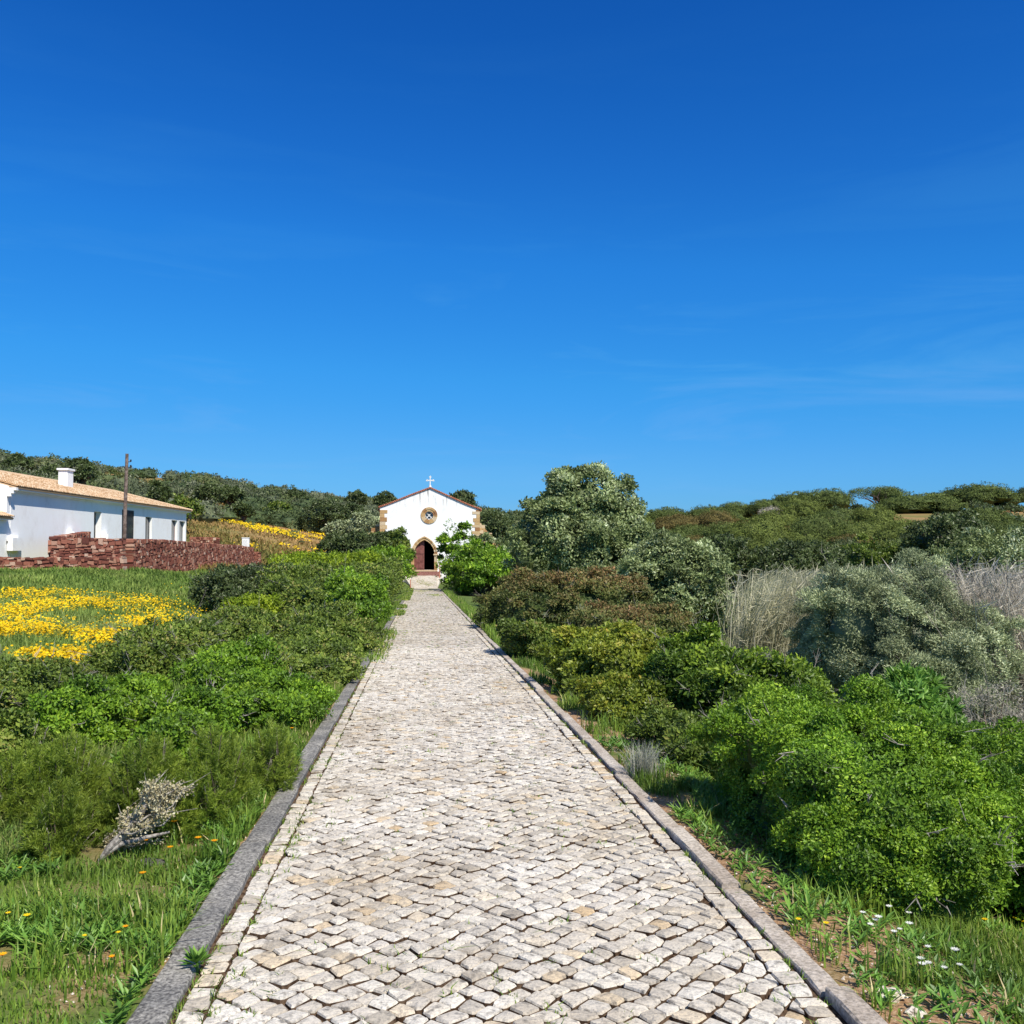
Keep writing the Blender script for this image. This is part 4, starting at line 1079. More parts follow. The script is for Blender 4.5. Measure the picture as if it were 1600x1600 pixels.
# the near right bush: the biggest in the foreground
shrub('shrub', 'huge glossy bright green bush in the right foreground beside the kerb', 'shrub', 1140, 1520, 1130, 6.1, 2.5, 'bright', 250000, .0215, .14, 71, lobes_n=11, twigs=26, hmin=1.15)
shrub('shrub', 'glossy green bush running out of the right edge of the photo', 'shrub', 1400, 1800, 1145, 6.3, 2.8, 'bright', 170000, .0225, .14, 72, lobes_n=10, twigs=16, hmin=1.15)
shrub('shrub', 'lower front skirt of the glossy bush above the white flowers', 'shrub', 1225, 1520, 1272, 5.1, 1.4, 'bright', 130000, .0195, .11, 73, lobes_n=9, twigs=22, hmin=.6)
# valley behind
shrub('olive_tree', 'large grey-green wild olive bush in the middle right, feathery leaves', 'tree', 1275, 1535, 872, 18.5, 4.2, 'olive', 190000, .062, .3, 81, ratio=.26, twigs=30, lobes_n=9, outward=.8, fill=.72)
shrub('olive_tree', 'small grey-green wild olive leaning over the left end of the reeds', 'tree', 1245, 1345, 940, 20, 2.4, 'olive', 34000, .065, .28, 82, ratio=.26, outward=.8)
shrub('olive_tree', 'pale silvery tree crown at the right edge above the mauve reeds', 'tree', 1485, 1680, 815, 46, 6, 'silver', 30000, .15, .5, 83, outward=.7, ratio=.45)
shrub('shrub', 'dead brown twiggy bush at the right edge behind the glossy bush', 'dead bush', 1470, 1640, 1075, 12.2, 1.8, 'reedpink', 7000, .06, .25, 84, ratio=.12, twigs=260, core=0)
big_tree('dark green tree on the valley side left of the silvery crown', 1470, 66, [(1425, 1500, 812, 880, 5, 0), (1450, 1530, 805, 870, 5, 1)], 'dark', 9000, .22, .6, 85)
big_tree('blue-green tree with bright lower leaves in the valley above the reeds', 1250, 60, [(1190, 1275, 852, 915, 5, 0), (1250, 1318, 850, 912, 5, .6), (1170, 1215, 868, 915, 4, -.5)], 'dark', 12000, .2, .6, 86)
big_tree('olive-green tree in the valley between reeds and pines', 1370, 70, [(1320, 1385, 845, 900, 5, 0), (1370, 1432, 848, 900, 5, .6)], 'mid', 8000, .22, .6, 87)

# reeds: uncountable dry canes
def reeds(label, px0, px1, Y0_, Y1_, ytop, n, mat, seed, hgt, lean=.25):
    r = np.random.default_rng(seed); b = MB()
    Yv = r.uniform(Y0_, Y1_, n); pxv = r.uniform(px0, px1, n) + r.normal(0, 12, n)
    x = np.array([XX(p, y) for p, y in zip(pxv, Yv)]); z = H(x, Yv)
    top = np.array([at(p, ytop, y)[2] for p, y in zip(pxv, Yv)]) * 1.
    h = np.clip((top - z) * r.uniform(.72, 1.08, n), .5, hgt)
    base = np.stack([x, Yv, z], 1); ln = np.stack([r.normal(lean, .16, n), r.normal(0, .16, n), np.ones(n)], 1)
    P1 = base + ln * h[:, None] * .6 * np.array([.5, .5, 1]); P2 = base + ln * h[:, None] * np.array([1, 1, 1.])
    wv = rdir(r, n) * np.array([1, 1, 0]); wv = unit(wv) * .011
    V = np.stack([base - wv, base + wv, P1 + wv * .8, P1 - wv * .8, P2 + wv * .3, P2 - wv * .3], 1).reshape(-1, 3)
    i = np.arange(n)[:, None] * 6
    v = r.random(n)
    b.add(V, np.concatenate([i + [0, 1, 2, 3], i + [3, 2, 4, 5]]), np.tile(v, 2))
    k = r.integers(0, n, n * 5); f = r.uniform(.25, 1.0, n * 5)[:, None]
    C = np.where(f < .6, base[k] + (P1[k] - base[k]) * f / .6, P1[k] + (P2[k] - P1[k]) * (f - .6) / .4)
    D = unit(np.stack([r.normal(.5, .6, len(k)), r.normal(0, .6, len(k)), r.normal(.35, .5, len(k))], 1))
    add_leaves(b, C, D, rdir(r, len(k)), r.uniform(.25, .55, len(k)), .022, np.clip(v[k] + r.normal(0, .2, len(k)), 0, 1))
    return tag(b.build('dry_reeds', LM[mat]), label, 'reeds', kind='stuff')
reeds('bank of dry straw-coloured reeds in the valley behind the grey-green olive', 1150, 1345, 23, 33, 903, 5200, 'reed', 91, 5)
reeds('mauve-grey dry reeds at the right edge beside the olive bush', 1520, 1720, 17, 24, 900, 2600, 'reedpink', 92, 4.2, -.2)

# ------------------------------------------------------------------ umbrella pines on the right hill
def pine_proto(seed, mat, w=12., h=7.5, n=9000, openc=False):
    r = np.random.default_rng(seed); t = thing('umbrella_pine', 'x', 'pine tree', (0, 0, 0)); b = MB()
    lobes = [(0, 0, h * .62, w * .44, w * .44, h * .36)]
    for i in range(7):
        a = 2 * PI * i / 7 + r.uniform(-.3, .3); rr_ = w * r.uniform(.22, .33)
        lobes.append((math.cos(a) * rr_, math.sin(a) * rr_, h * r.uniform(.46, .66), w * r.uniform(.18, .25), w * r.uniform(.18, .25), h * r.uniform(.2, .3)))
    lobes = np.array(lobes); top = (lobes[:, 2] + lobes[:, 5]).max(); lobes[:, 2] += h - top
    cc_, cr = crown(b, r, lobes, n, .34, .6, 260, .34, .25, .7, zmin=-.02, core=0 if openc else .78, up=.12, fill=.7, rnd=.38)
    b.build('crown', LM[mat], t)
    sb = MB(); hub = np.array([r.normal(0, .3), r.normal(0, .3), h * .28])
    sb.tube([(0, 0, -1.), hub * .5, hub], [.34, .27, .24], 7)
    stems(sb, r, hub, [l[:3] for l in lobes] + list(cc_[:9]), .15, 5)
    sb.build('trunk', M_bark, t)
    return t
PR = {('l', 0): pine_proto(207, 'pinelight', 12, 8), ('l', 1): pine_proto(208, 'pinelight', 11.5, 8.5), ('g', 0): pine_proto(201, 'pine'), ('g', 1): pine_proto(202, 'pine', 13, 7), ('b', 0): pine_proto(203, 'pinebrown', 11, 7.5), ('b', 1): pine_proto(204, 'pinebrown', 12.5, 6.5), ('d', 0): pine_proto(205, 'dark', 10.5, 8), ('o', 0): pine_proto(206, 'pine', 12, 7.5, 3600, True)}
used = set()
def pine(kind, px0, px1, ytop, Y, label, group='umbrella pines on the right hillside', hh=None):
    pc = (px0 + px1) / 2
    if Y is None:
        Yc = np.linspace(75, 215, 60); xs_ = np.array([XX(pc, q) for q in Yc]); hs_ = H(xs_, Yc)
        zt_c = np.array([at(pc, ytop, q)[2] for q in Yc]); wc = (px1 - px0) / 1500 * Yc
        Y = float(Yc[np.argmin(np.abs(zt_c - hs_ - np.maximum(4.5, .68 * wc)))])
    x = XX(pc, Y); w_ = XX(px1, Y) - XX(px0, Y); zg = H1(x, Y); zt_ = at((px0 + px1) / 2, ytop, Y)[2]
    w_ *= 1.12; h = max(zt_ - zg, .64 * w_, 3.5) if hh is None else hh
    z = zt_ - h
    keys = [k for k in PR if k[0] == kind]; kx = keys[int(px0 * 7 + ytop) % len(keys)]; src = PR[kx]
    sw = w_ / 12.; sc = (sw, sw, h / 7.4)
    if kx not in used:
        used.add(kx); o = src; o.location = [float(x), float(Y), float(z)]; o.scale = sc; o.rotation_euler = (0, 0, px0 * .37); o['label'] = label
        o['group'] = group
        if group is None: del o['group']
    else:
        o = copy_thing(src, (x, Y, z), px0 * .37, sc, label, group)
    return o
pine('o', 1327, 1412, 760, 205, 'open umbrella pine on the skyline with sky showing under its crown', hh=6.2)
pine('g', 1362, 1412, 762, 212, 'umbrella pine half hidden behind the open skyline pine')
pine('g', 1377, 1490, 768, 196, 'wide low umbrella pine on the ridge throwing a dark shadow on bare soil', hh=7.6)
pine('g', 1486, 1581, 753, 214, 'tallest umbrella pine on the right end of the ridge', hh=8.6)
pine('g', 1450, 1515, 768, 222, 'umbrella pine squeezed between the two biggest ridge pines', hh=6.5)
pine('d', 1590, 1640, 762, 235, 'dark pine just entering at the right edge of the skyline')
pine('g', 1250, 1332, 766, 200, 'flat-topped umbrella pine on the ridge left of the sky gap')
pine('g', 1212, 1280, 770, 208, 'umbrella pine on the ridge with a stepped crown, second left of the sky gap')
pine('g', 1168, 1222, 782, 200, 'rounded umbrella pine where the ridge line starts to rise')
pine('d', 1180, 1215, 783, 222, 'dark small pine on the ridge line')
pine('g', 1120, 1180, 786, 205, 'low umbrella pine on the ridge above the bronze pines')
pine('g', 1075, 1135, 788, 212, 'umbrella pine on the ridge, right of the notch beside the big tree')
pine('g', 1010, 1075, 794, 205, 'umbrella pine on the ridge at the right shoulder of the big tree')
mid = [('g', 1085, 1160, 792, 185), ('b', 1150, 1215, 805, 168), ('l', 1215, 1290, 786, 182), ('g', 1275, 1345, 792, 178),
       ('l', 1330, 1395, 797, 176), ('b', 1200, 1285, 815, 150), ('b', 1265, 1335, 811, 156), ('g', 1305, 1395, 822, 138), ('l', 1340, 1430, 812, 150),
       ('g', 1485, 1578, 797, 168), ('b', 1095, 1160, 812, 150), ('g', 1150, 1235, 830, 128), ('b', 1020, 1095, 806, 165), ('g', 1040, 1120, 822, 140),
       ('g', 1395, 1440, 818, 150), ('d', 1400, 1470, 828, 120), ('d', 1440, 1525, 808, 130), ('g', 1230, 1300, 842, 112), ('d', 1130, 1190, 845, 112),
       ('b', 1060, 1110, 838, 118), ('d', 1290, 1360, 848, 100), ('g', 1180, 1235, 845, 105), ('d', 1360, 1440, 850, 96), ('g', 1545, 1620, 812, 120), ('d', 1500, 1570, 826, 105),
       ('g', 980, 1040, 812, 160), ('d', 960, 1030, 830, 130), ('d', 1000, 1070, 845, 100)]
kn = {'g': 'olive-green umbrella pine crown among the pines covering the right hillside', 'l': 'light yellowish-green umbrella pine crown on the right hillside', 'b': 'bronze-tinted umbrella pine crown among the green pines on the right hillside', 'd': 'dark bluish tree crown among the pines on the right hillside'}
gn = {'l': 'light green pines on the right hillside', 'g': 'olive-green pines covering the right hillside', 'b': 'bronze pines on the right hillside', 'd': 'dark trees on the right hillside'}
rq = np.random.default_rng(88)
for yt0 in (803, 821, 841):
    for px_c in np.arange(985, 1640, 72):
        pc_ = px_c + rq.uniform(-22, 22); yt_ = yt0 + rq.uniform(-6, 6) + (8 if pc_ > 1400 else 0); hw_ = rq.uniform(34, 54)
        if pc_ > 1362 and yt_ < 814: continue
        mid.append((rq.choice(['g', 'l', 'b', 'l'] if yt_ < 840 else ['g', 'l', 'd']), pc_ - hw_, pc_ + hw_, yt_, None))
for k_, a, c, yt, Y in mid: pine(k_, a, c, yt, None, kn[k_], gn[k_])
big_tree('leafless greyish tree among the pines on the right hillside', 1205, 158, [(1188, 1232, 793, 812, 6, 0)], 'reedpink', 1500, .3, .8, 301, sparse=.2, ratio=.15, core=0)
big_tree('rounded grey-brown tree rising behind the right slope of the chapel roof', 722, 165, [(702, 741, 770, 800, 6, 0)], 'scrub', 3500, .4, .8, 302)

# ------------------------------------------------------------------ hillside scrub (mass) and single trees on the left hill
def scrub(name, label, boxes, seed, mat, leafsz=.42):
    r = np.random.default_rng(seed); b = MB()
    for n, px0, px1, Ya, Yb, s0, s1, dens in boxes:
        for i in range(n):
            px = r.uniform(px0, px1); Y = math.exp(r.uniform(math.log(Ya), math.log(Yb))); x = XX(px, Y)
            if vnoise(x, Y, 24, 9) * .7 + vnoise(x, Y, 9, 10) * .3 < dens + .08: continue
            R_ = r.uniform(s0, s1); z = H1(x, Y)
            lobes = np.array([(x, Y, z + R_ * .35, R_, R_, R_ * .62), (x + r.normal(0, R_ * .5), Y + r.normal(0, R_ * .5), z + R_ * .3, R_ * .7, R_ * .7, R_ * r.uniform(.4, .75))])
            tint = r.random()
            crown(b, r, lobes, int(230 * (R_ / 2.2) ** 1.3) + 60, leafsz * (Y / 200) ** .5, R_ * .22, 14, .6, .5, .8, zmin=-.1, core=.78, fill=.7, lv=lambda v, C: np.clip(v * .5 + tint * .5, 0, 1))
            for q in (-1, -2, -3, -4):                       # cores take the bush's own tint
                b.F[q] = (b.F[q][0], np.full(len(b.F[q][1]), tint * .5 + .12), b.F[q][2])
    return tag(b.build(name, LM[mat]), label, 'scrub', kind='stuff')
scrub('hillside_scrub', 'dark green maquis scrub covering the left hillside up to the skyline',
      [(190, -150, 330, 120, 340, 1.0, 3.8, .50), (220, 300, 700, 170, 340, 1.0, 3.8, .42), (110, 380, 600, 150, 200, 1.4, 3.4, .3), (120, 690, 860, 180, 340, 2, 4, .0), (110, -150, 640, 330, 420, 1.2, 4.0, .2)], 401, 'scrub')
scrub('hillside_scrub', 'grey-green taller bushes scattered through the left hillside maquis',
      [(60, -100, 330, 130, 320, 2, 4.4, .4), (90, 330, 700, 160, 340, 1.8, 4.4, .25)], 404, 'scrubgrey')
scrub('hillside_scrub', 'low brownish heath bushes filling gaps on the left hillside',
      [(160, -100, 330, 120, 340, .6, 1.5, .2), (240, 330, 700, 150, 340, .7, 1.6, .15)], 405, 'brown', .34)
scrub('hillside_scrub', 'dark trees and scrub filling the slope between chapel and right hill',
      [(110, 740, 1000, 110, 260, 2.2, 4.2, .0), (160, 960, 1700, 90, 250, 1.2, 2.4, .45), (40, 900, 1650, 62, 95, 1.5, 3., .0)], 402, 'dark')
scrub('meadow_scrub', 'small low bushes dotted over the flowering slope right of the farmhouse',
      [(60, 310, 520, 92, 165, .35, 1.0, .45)], 403, 'scrub', .2)
lt = [(92, 150, 717, 150, 'dark', 'dense dark round tree on the skyline above the farmhouse chimney'),
      (0, 50, 712, 190, 'dark', 'dark tree crown on the hilltop at the left edge of the photo'),
      (48, 100, 728, 170, 'dark', 'lower dark tree between the hilltop and the tree above the chimney'),
      (302, 352, 755, 165, 'dark', 'big round dark green tree on the slope behind the utility pole'),
      (340, 378, 762, 172, 'dark', 'round tree touching the right side of the big slope tree'),
      (255, 312, 778, 108, 'mid', 'green bush bulging over the right end of the farmhouse roof'),
      (232, 262, 756, 125, 'dark', 'dark tree standing above the farmhouse roof right of the pole'),
      (368, 393, 788, 138, 'dark', 'small dark round bush alone on the flowering slope'),
      (440, 480, 765, 240, 'dark', 'dark bush on the skyline left of the chapel'),
      (470, 545, 782, 150, 'dark', 'wide dark green tree left of the chapel, over the flower slope'),
      (520, 580, 790, 140, 'dark', 'dark tree close to the left corner of the chapel'),
      (508, 552, 815, 128, 'olive', 'grey-green bush at the foot of the flower slope near the chapel'),
      (545, 600, 800, 125, 'olive', 'grey-green tree directly behind the chapel left buttress'),
      (584, 618, 769, 255, 'dark', 'tiny dark tree on the skyline at the chapel left shoulder'),
      (540, 574, 768, 262, 'dark', 'tiny dark tree on the skyline midway to the chapel'),
      (415, 455, 785, 160, 'mid', 'olive tree patch above the orange slope'),
      (745, 800, 800, 140, 'dark', 'dark tree right of the chapel eave'),
      (700, 760, 790, 150, 'dark', 'dark tree behind the right side of the chapel')]
for i, (a, c, yt, Y, mt, lb) in enumerate(lt):
    x = XX((a + c) / 2, Y); hz_ = at((a + c) / 2, yt, Y)[2] - H1(x, Y); w_ = XX(c, Y) - XX(a, Y)
    yb_ = yt + max(.55 * min(max(hz_, 2.), 9), w_ * .6) / Y * 1500
    m_ = (a + c) / 2; ww = (c - a)
    big_tree(lb, m_, Y, [(a + ww * .12, c - ww * .12, yt, yb_, w_ * .8, 0), (a, a + ww * .6, yt + (yb_ - yt) * .25, yb_ + 3, w_ * .7, .5), (c - ww * .6, c, yt + (yb_ - yt) * .2, yb_ + 3, w_ * .7, -.5)], mt, 3800, .32 * (Y / 150) ** .5, .62, 310 + i, name='hillside_tree', ratio=.6)

# ------------------------------------------------------------------ grass, herbs and flowers
def blades(b, r, x, y, z, h, w, lean=.35, v=None, dirx=None):
    n = len(x); base = np.stack([x, y, z], 1); a = r.uniform(0, 2 * PI, n)
    side = np.stack([np.cos(a), np.sin(a), np.zeros(n)], 1); fw = np.stack([-np.sin(a), np.cos(a), np.zeros(n)], 1)
    ln = np.abs(r.normal(0, lean, n))[:, None]; h = h[:, None]; w = np.broadcast_to(w, (n,))[:, None]
    p1 = base + fw * ln * h * .35 + np.array([0, 0, 1]) * h * .55; p2 = base + fw * ln * h * 1.1 + np.array([0, 0, 1]) * h * (1 - .25 * np.minimum(ln, 1.5))
    V = np.stack([base - side * w * .5, base + side * w * .5, p1 + side * w * .4, p1 - side * w * .4, p2], 1).reshape(-1, 3)
    i = np.arange(n)[:, None] * 5
    v = r.random(n) if v is None else v
    st_ = b.n; b.V.append(V); b.n += len(V)
    b.F.append((i + [0, 1, 2, 3] + st_, v, 0)); b.F.append((i + [3, 2, 4] + st_, v, 0))
GB = ground_hit(205, 1365)
def near_branch(x, y): return (np.abs(x - GB[0]) < .34) & (y > GB[1] - .55) & (y < GB[1] + .45)
def outside_path(x): return (x < KL - KWL - .015) | (x > KR + KWR + .015)
r = np.random.default_rng(500)
def scatter(n, x0, x1, y0, y1, r):
    x = r.uniform(x0, x1, n); y = r.uniform(y0, y1, n); k = outside_path(x); return x[k], y[k]
# near verges
b = MB()
for n, x0, x1, y0, y1, hh, ww in ((90000, -4.2, -1.05, 2.4, 9, .038, .0062), (36000, -1.9, -1.04, 4, 20, .10, .008), (26000, 1.63, 2.9, 2.6, 9.5, .085, .0065), (16000, 1.63, 2.7, 9, 24, .12, .009),
                                  (30000, 2.4, 6.5, 2.6, 5.2, .07, .0065), (5000, -1.35, -1.04, 20, 60, .14, .012), (9000, 1.63, 2.2, 22, 70, .2, .016)):
    x, y = scatter(n, x0, x1, y0, y1, r)
    d = vnoise(x, y, .35, 21) * .55 + vnoise(x, y, .12, 22) * .45; so_, _ = zones(x, y)
    k = (d > .36 + so_ * .35 + .3 * (r.random(len(x)) - .5)); x, y, d = x[k], y[k], d[k]
    v = np.clip(vnoise(x, y, .8, 23) * .55 + r.random(len(x)) * .5 + (r.random(len(x)) < .05) * .5 - .05, 0, 1)
    cl = np.where(near_branch(x, y), .6, 1.)
    blades(b, r, x, y, H(x, y) - .01, cl * hh * (.4 + 1.3 * d) * r.uniform(.5, 1.5, len(x)), ww * r.uniform(.7, 1.6, len(x)), .5, v)
tag(b.build('verge_grass', LM['grass']), 'lush green grass along both kerbs in the foreground', 'grass', kind='stuff')
# pale long grass at the left edge
b = MB(); x, y = scatter(60000, -5.5, -2.2, 4.2, 8.5, r)
d = vnoise(x, y, .5, 31); blades(b, r, x, y, H(x, y) - .01, (.10 + .12 * d) * r.uniform(.5, 1.4, len(x)), .006 * r.uniform(.7, 1.5, len(x)), .7)
tag(b.build('long_grass', LM['meadow']), 'pale yellowish long grass at the left edge in front of the needle shrubs', 'grass', kind='stuff')
# meadow
b = MB()
n = 150000; Y = np.exp(r.uniform(math.log(9), math.log(60), n)); t_ = r.uniform(-.60, -.10, n); x = t_ * Y; y = Y
k = (x < -2.6) & ((x > -22) | (y < 43)) & (x > -26); x, y = x[k], y[k]
d = vnoise(x, y, 1.6, 33) * .6 + vnoise(x, y, .5, 34) * .4
wall_clear = ~((x < WX + .3) & (y > 44)); x, y, d = x[wall_clear], y[wall_clear], d[wall_clear]
hh = (.10 + .24 * d) * (1 - .2 * sstep(30, 44, y)) * r.uniform(.5, 1.4, len(x))
blades(b, r, x, y, H(x, y) - .02, hh, .0010 * y * r.uniform(.7, 1.5, len(x)), .6, np.clip(.25 + .5 * vnoise(x, y, 2.5, 35) + .35 * (r.random(len(x)) - .3), 0, 1))
tag(b.build('meadow_grass', LM['meadow']), 'green and straw meadow grass between the left scrub and the red stone walls', 'grass', kind='stuff')
# slope grass beyond the house and hill right
b = MB(); n = 80000; Y = np.exp(r.uniform(math.log(60), math.log(330), n)); px_v = r.uniform(60, 640, n); x = (px_v - 658) / 1500 * Y * 1.0; y = Y
k = ~((x < -13.5) & (y < 90)) & (np.abs(x - .3) > 6); x, y = x[k], y[k]
blades(b, r, x, y, H(x, y) - .05, r.uniform(.2, .6, len(x)), .0016 * y, .6, np.clip(.25 + .5 * vnoise(x, y, 9, 36) + .35 * sstep(108, 140, y) + .2 * r.normal(size=len(x)), 0, 1))
tag(b.build('slope_grass', LM['drygrass']), 'rough grass on the slope between farmhouse and chapel', 'grass', kind='stuff')
# valley ground cover on the right
b = MB(); n = 85000; Y = np.exp(r.uniform(math.log(4.5), math.log(60), n)); x = r.uniform(.18, 1.7, n) * Y; y = Y; k = (x > 2.4) & (x < 48) & ((y > 6.5) | (x > 4.5)); x, y = x[k], y[k]
blades(b, r, x, y, H(x, y) - .02, r.uniform(.15, .5, len(x)), .0016 * y, .8, np.clip(.4 + .7 * vnoise(x, y, 2.5, 37) + .2 * r.normal(size=len(x)), 0, 1))
tag(b.build('valley_grass', LM['meadow']), 'tangled grass on the valley floor right of the path', 'grass', kind='stuff')
# low leafy herbs near
b = MB(); nR = 0
x = np.concatenate([r.uniform(-3.6, -1.06, 8500), r.uniform(1.65, 2.5, 1000), r.uniform(2.4, 5.5, 1500)]); y = np.concatenate([r.uniform(2.6, 8.5, 8500), r.uniform(2.8, 9, 1000), r.uniform(2.7, 5, 1500)])
k = (vnoise(x, y, .45, 41) > .38) & ~near_branch(x, y); x, y = x[k], y[k]; z = H(x, y)
for q in range(9):
    a = r.uniform(0, 2 * PI, len(x)); el_ = r.uniform(.15, .9, len(x))
    D = np.stack([np.cos(a) * np.cos(el_), np.sin(a) * np.cos(el_), np.sin(el_)], 1); N = unit(np.cross(np.cross(D, [0, 0, 1.]), D))
    add_leaves(b, np.stack([x, y, z + r.uniform(0, .04, len(x))], 1), D, N, r.uniform(.025, .095, len(x)) * (.6 + .8 * vnoise(x, y, .3, 47)), r.uniform(.008, .022, len(x)), np.clip(r.random(len(x)) * .7 + vnoise(x, y, .5, 42) * .3, 0, 1), fold=.25)
tag(b.build('leafy_weeds', LM['herb']), 'low broad-leaved weeds mixed into the near grass', 'weeds', kind='stuff')
# weeds and moss in the cobble joints
b = MB(); pts = [(np.concatenate([r.normal(KL + BW, .03, 240), r.normal(KR - .01, .012, 90), r.normal(KL + .01, .012, 160), r.uniform(KL, KR, 520)]))]
x = pts[0]; y = np.concatenate([np.exp(r.uniform(math.log(3), math.log(45), 490)), np.exp(r.uniform(math.log(2.6), math.log(70), 520))])
k = (x > KL - .01) & (x < KR + .01); x, y = x[k], y[k]
k = r.random(len(x)) < np.clip(.25 + vnoise(x * 2, y, 1.2, 44), 0, 1); x, y = x[k], y[k]
X_ = np.repeat(x, 9) + r.normal(0, .014, len(x) * 9); Y_ = np.repeat(y, 9) + r.normal(0, .03, len(x) * 9)
blades(b, r, X_, Y_, zpath(Y_) - .02, r.uniform(.025, .05, len(X_)), .0045 + .0004 * Y_, .9, r.uniform(.15, .9, len(X_)))
tag(b.build('joint_weeds', LM['grass']), 'tiny weeds growing in the joints between the cobbles', 'weeds', kind='stuff')
# worn grassy fringe covering the left kerb farther on
b = MB(); x = r.normal(KL + .02, .14, 9000); y = r.uniform(17, 84, 9000)
k = (x < KL + .28) & (x > KL - .5) & (vnoise(x * 3, y, 2.2, 45) > .38); x, y = x[k], y[k]
blades(b, r, x, y, zpath(y) - .01, r.uniform(.05, .13, len(x)), .001 * y, .8)
x = r.normal(0.3, .7, 5000); y = r.uniform(60, 90, 5000); k = (x > KL) & (x < KR) & (vnoise(x * 2, y, 2.0, 46) > .66); x, y = x[k], y[k]
blades(b, r, x, y, zpath(y) - .01, r.uniform(.02, .05, len(x)), .0008 * y, .8, r.uniform(.6, 1, len(x)))
tag(b.build('kerb_fringe_grass', LM['grass']), 'grass creeping over the left kerb and far cobbles', 'grass', kind='stuff')

# yellow flowers of the meadow
def flower_patch(cx, cyy, rx, ry, n, r):
    px = r.normal(cx, rx * .5, n); py = r.normal(cyy, ry * .5, n)
    return px, py
b = MB(); PX = []; PY = []
for cx, cyy, rx, ry, n in ((60, 938, 90, 7, 1500), (90, 955, 150, 10, 3000), (40, 972, 80, 12, 2600), (190, 948, 70, 9, 1300), (120, 985, 120, 12, 2600), (30, 1002, 60, 9, 1800), (230, 985, 70, 14, 1500),
                           (190, 1005, 90, 12, 1800), (60, 1052, 60, 8, 900), (110, 1048, 30, 6, 350), (250, 960, 50, 10, 350), (310, 965, 25, 10, 160), (290, 925, 40, 8, 80), (150, 1020, 90, 12, 700)):
    p, q = flower_patch(cx, cyy, rx, ry, n, r); PX.append(p); PY.append(q)
PX = np.concatenate(PX); PY = np.concatenate(PY)
pts = []
Yg = np.geomspace(9, 60, 240)
colpx = np.arange(-220, 420, 8.)
tabl = {}
for c in colpx:
    xs = np.array([XX(c, yy) for yy in (9., 60.)]); tt = xs[0] / 9.
    z = H(tt * Yg, Yg); 
    d0 = ray(c, 848); dep = []
    for yy, zz_ in zip(Yg, z):
        # screen y of ground point
        vx = np.array([tt * yy, yy, zz_ - EYE]); fwd = np.array([sy * cp, cy * cp, sp]); up = np.array([-sy * sp, -cy * sp, cp])
        dep.append(800 - F * (vx @ up) / (vx @ fwd))
    tabl[c] = np.array(dep)
ci = np.clip(((PX + 220) / 8).astype(int), 0, len(colpx) - 1)
Yf = np.array([np.interp(-q, -tabl[colpx[c]], Yg) for c, q in zip(ci, PY)])
t0 = np.array([XX(c, 10.) / 10. for c in (0., 100., 200., 300., 400.)])
Xf = np.interp(PX, [-200, 0, 100, 200, 300, 400], [XX(-200, 10.) / 10, *t0]) * Yf
k = (Yf > 10) & (Yf < 44) & (vnoise(Xf, Yf, 1.3, 51) * .5 + vnoise(Xf, Yf, .35, 52) * .3 + r.random(len(Xf)) * .2 > .52); Xf, Yf = Xf[k], Yf[k]
Zf = H(Xf, Yf) + r.uniform(.12, .34, len(Xf))
n = len(Xf)
for q in range(2):
    N = unit(np.stack([r.normal(0, .5, n), r.normal(-.35, .5, n), np.ones(n)], 1)); D = unit(np.cross(N, rdir(r, n))); s = .046 * r.uniform(.5, 1.35, n)
    C = np.stack([Xf, Yf, Zf], 1) - D * s[:, None] * .5
    add_leaves(b, C, D, N, s, s, r.random(n), fold=.05)
tag(b.build('yellow_flowers', M_yellow), 'carpets of yellow flowers in the meadow left of the scrub', 'flowers', kind='stuff')
# flower slope
b = MB(); n = 9500; Y = r.uniform(100, 165, n); pxv = r.uniform(330, 525, n); x = np.array([XX(p, y_) for p, y_ in zip(pxv, Y)])
k = (vnoise(x, Y, 10, 61) * .5 + vnoise(x, Y, 3, 62) * .35 + vnoise(x, Y, 1.2, 63) * .15 > .60 - .10 * ((Y > 112) & (Y < 138) & (pxv > 380))) & (r.random(n) < np.clip((pxv - 320) / 60, .15, 1)); x, Y = x[k], Y[k]; n = len(x)
N = unit(np.stack([r.normal(0, .5, n), r.normal(-.5, .5, n), np.ones(n)], 1)); D = unit(np.cross(N, rdir(r, n)))
add_leaves(b, np.stack([x, Y, H(x, Y) + r.uniform(.25, .6, n)], 1), D, N, .26 * r.uniform(.5, 1.3, n), .2, r.random(n), fold=.05)
tag(b.build('yellow_flowers', M_yellow), 'yellow flowers streaking the slope between farmhouse and chapel', 'flowers', kind='stuff')

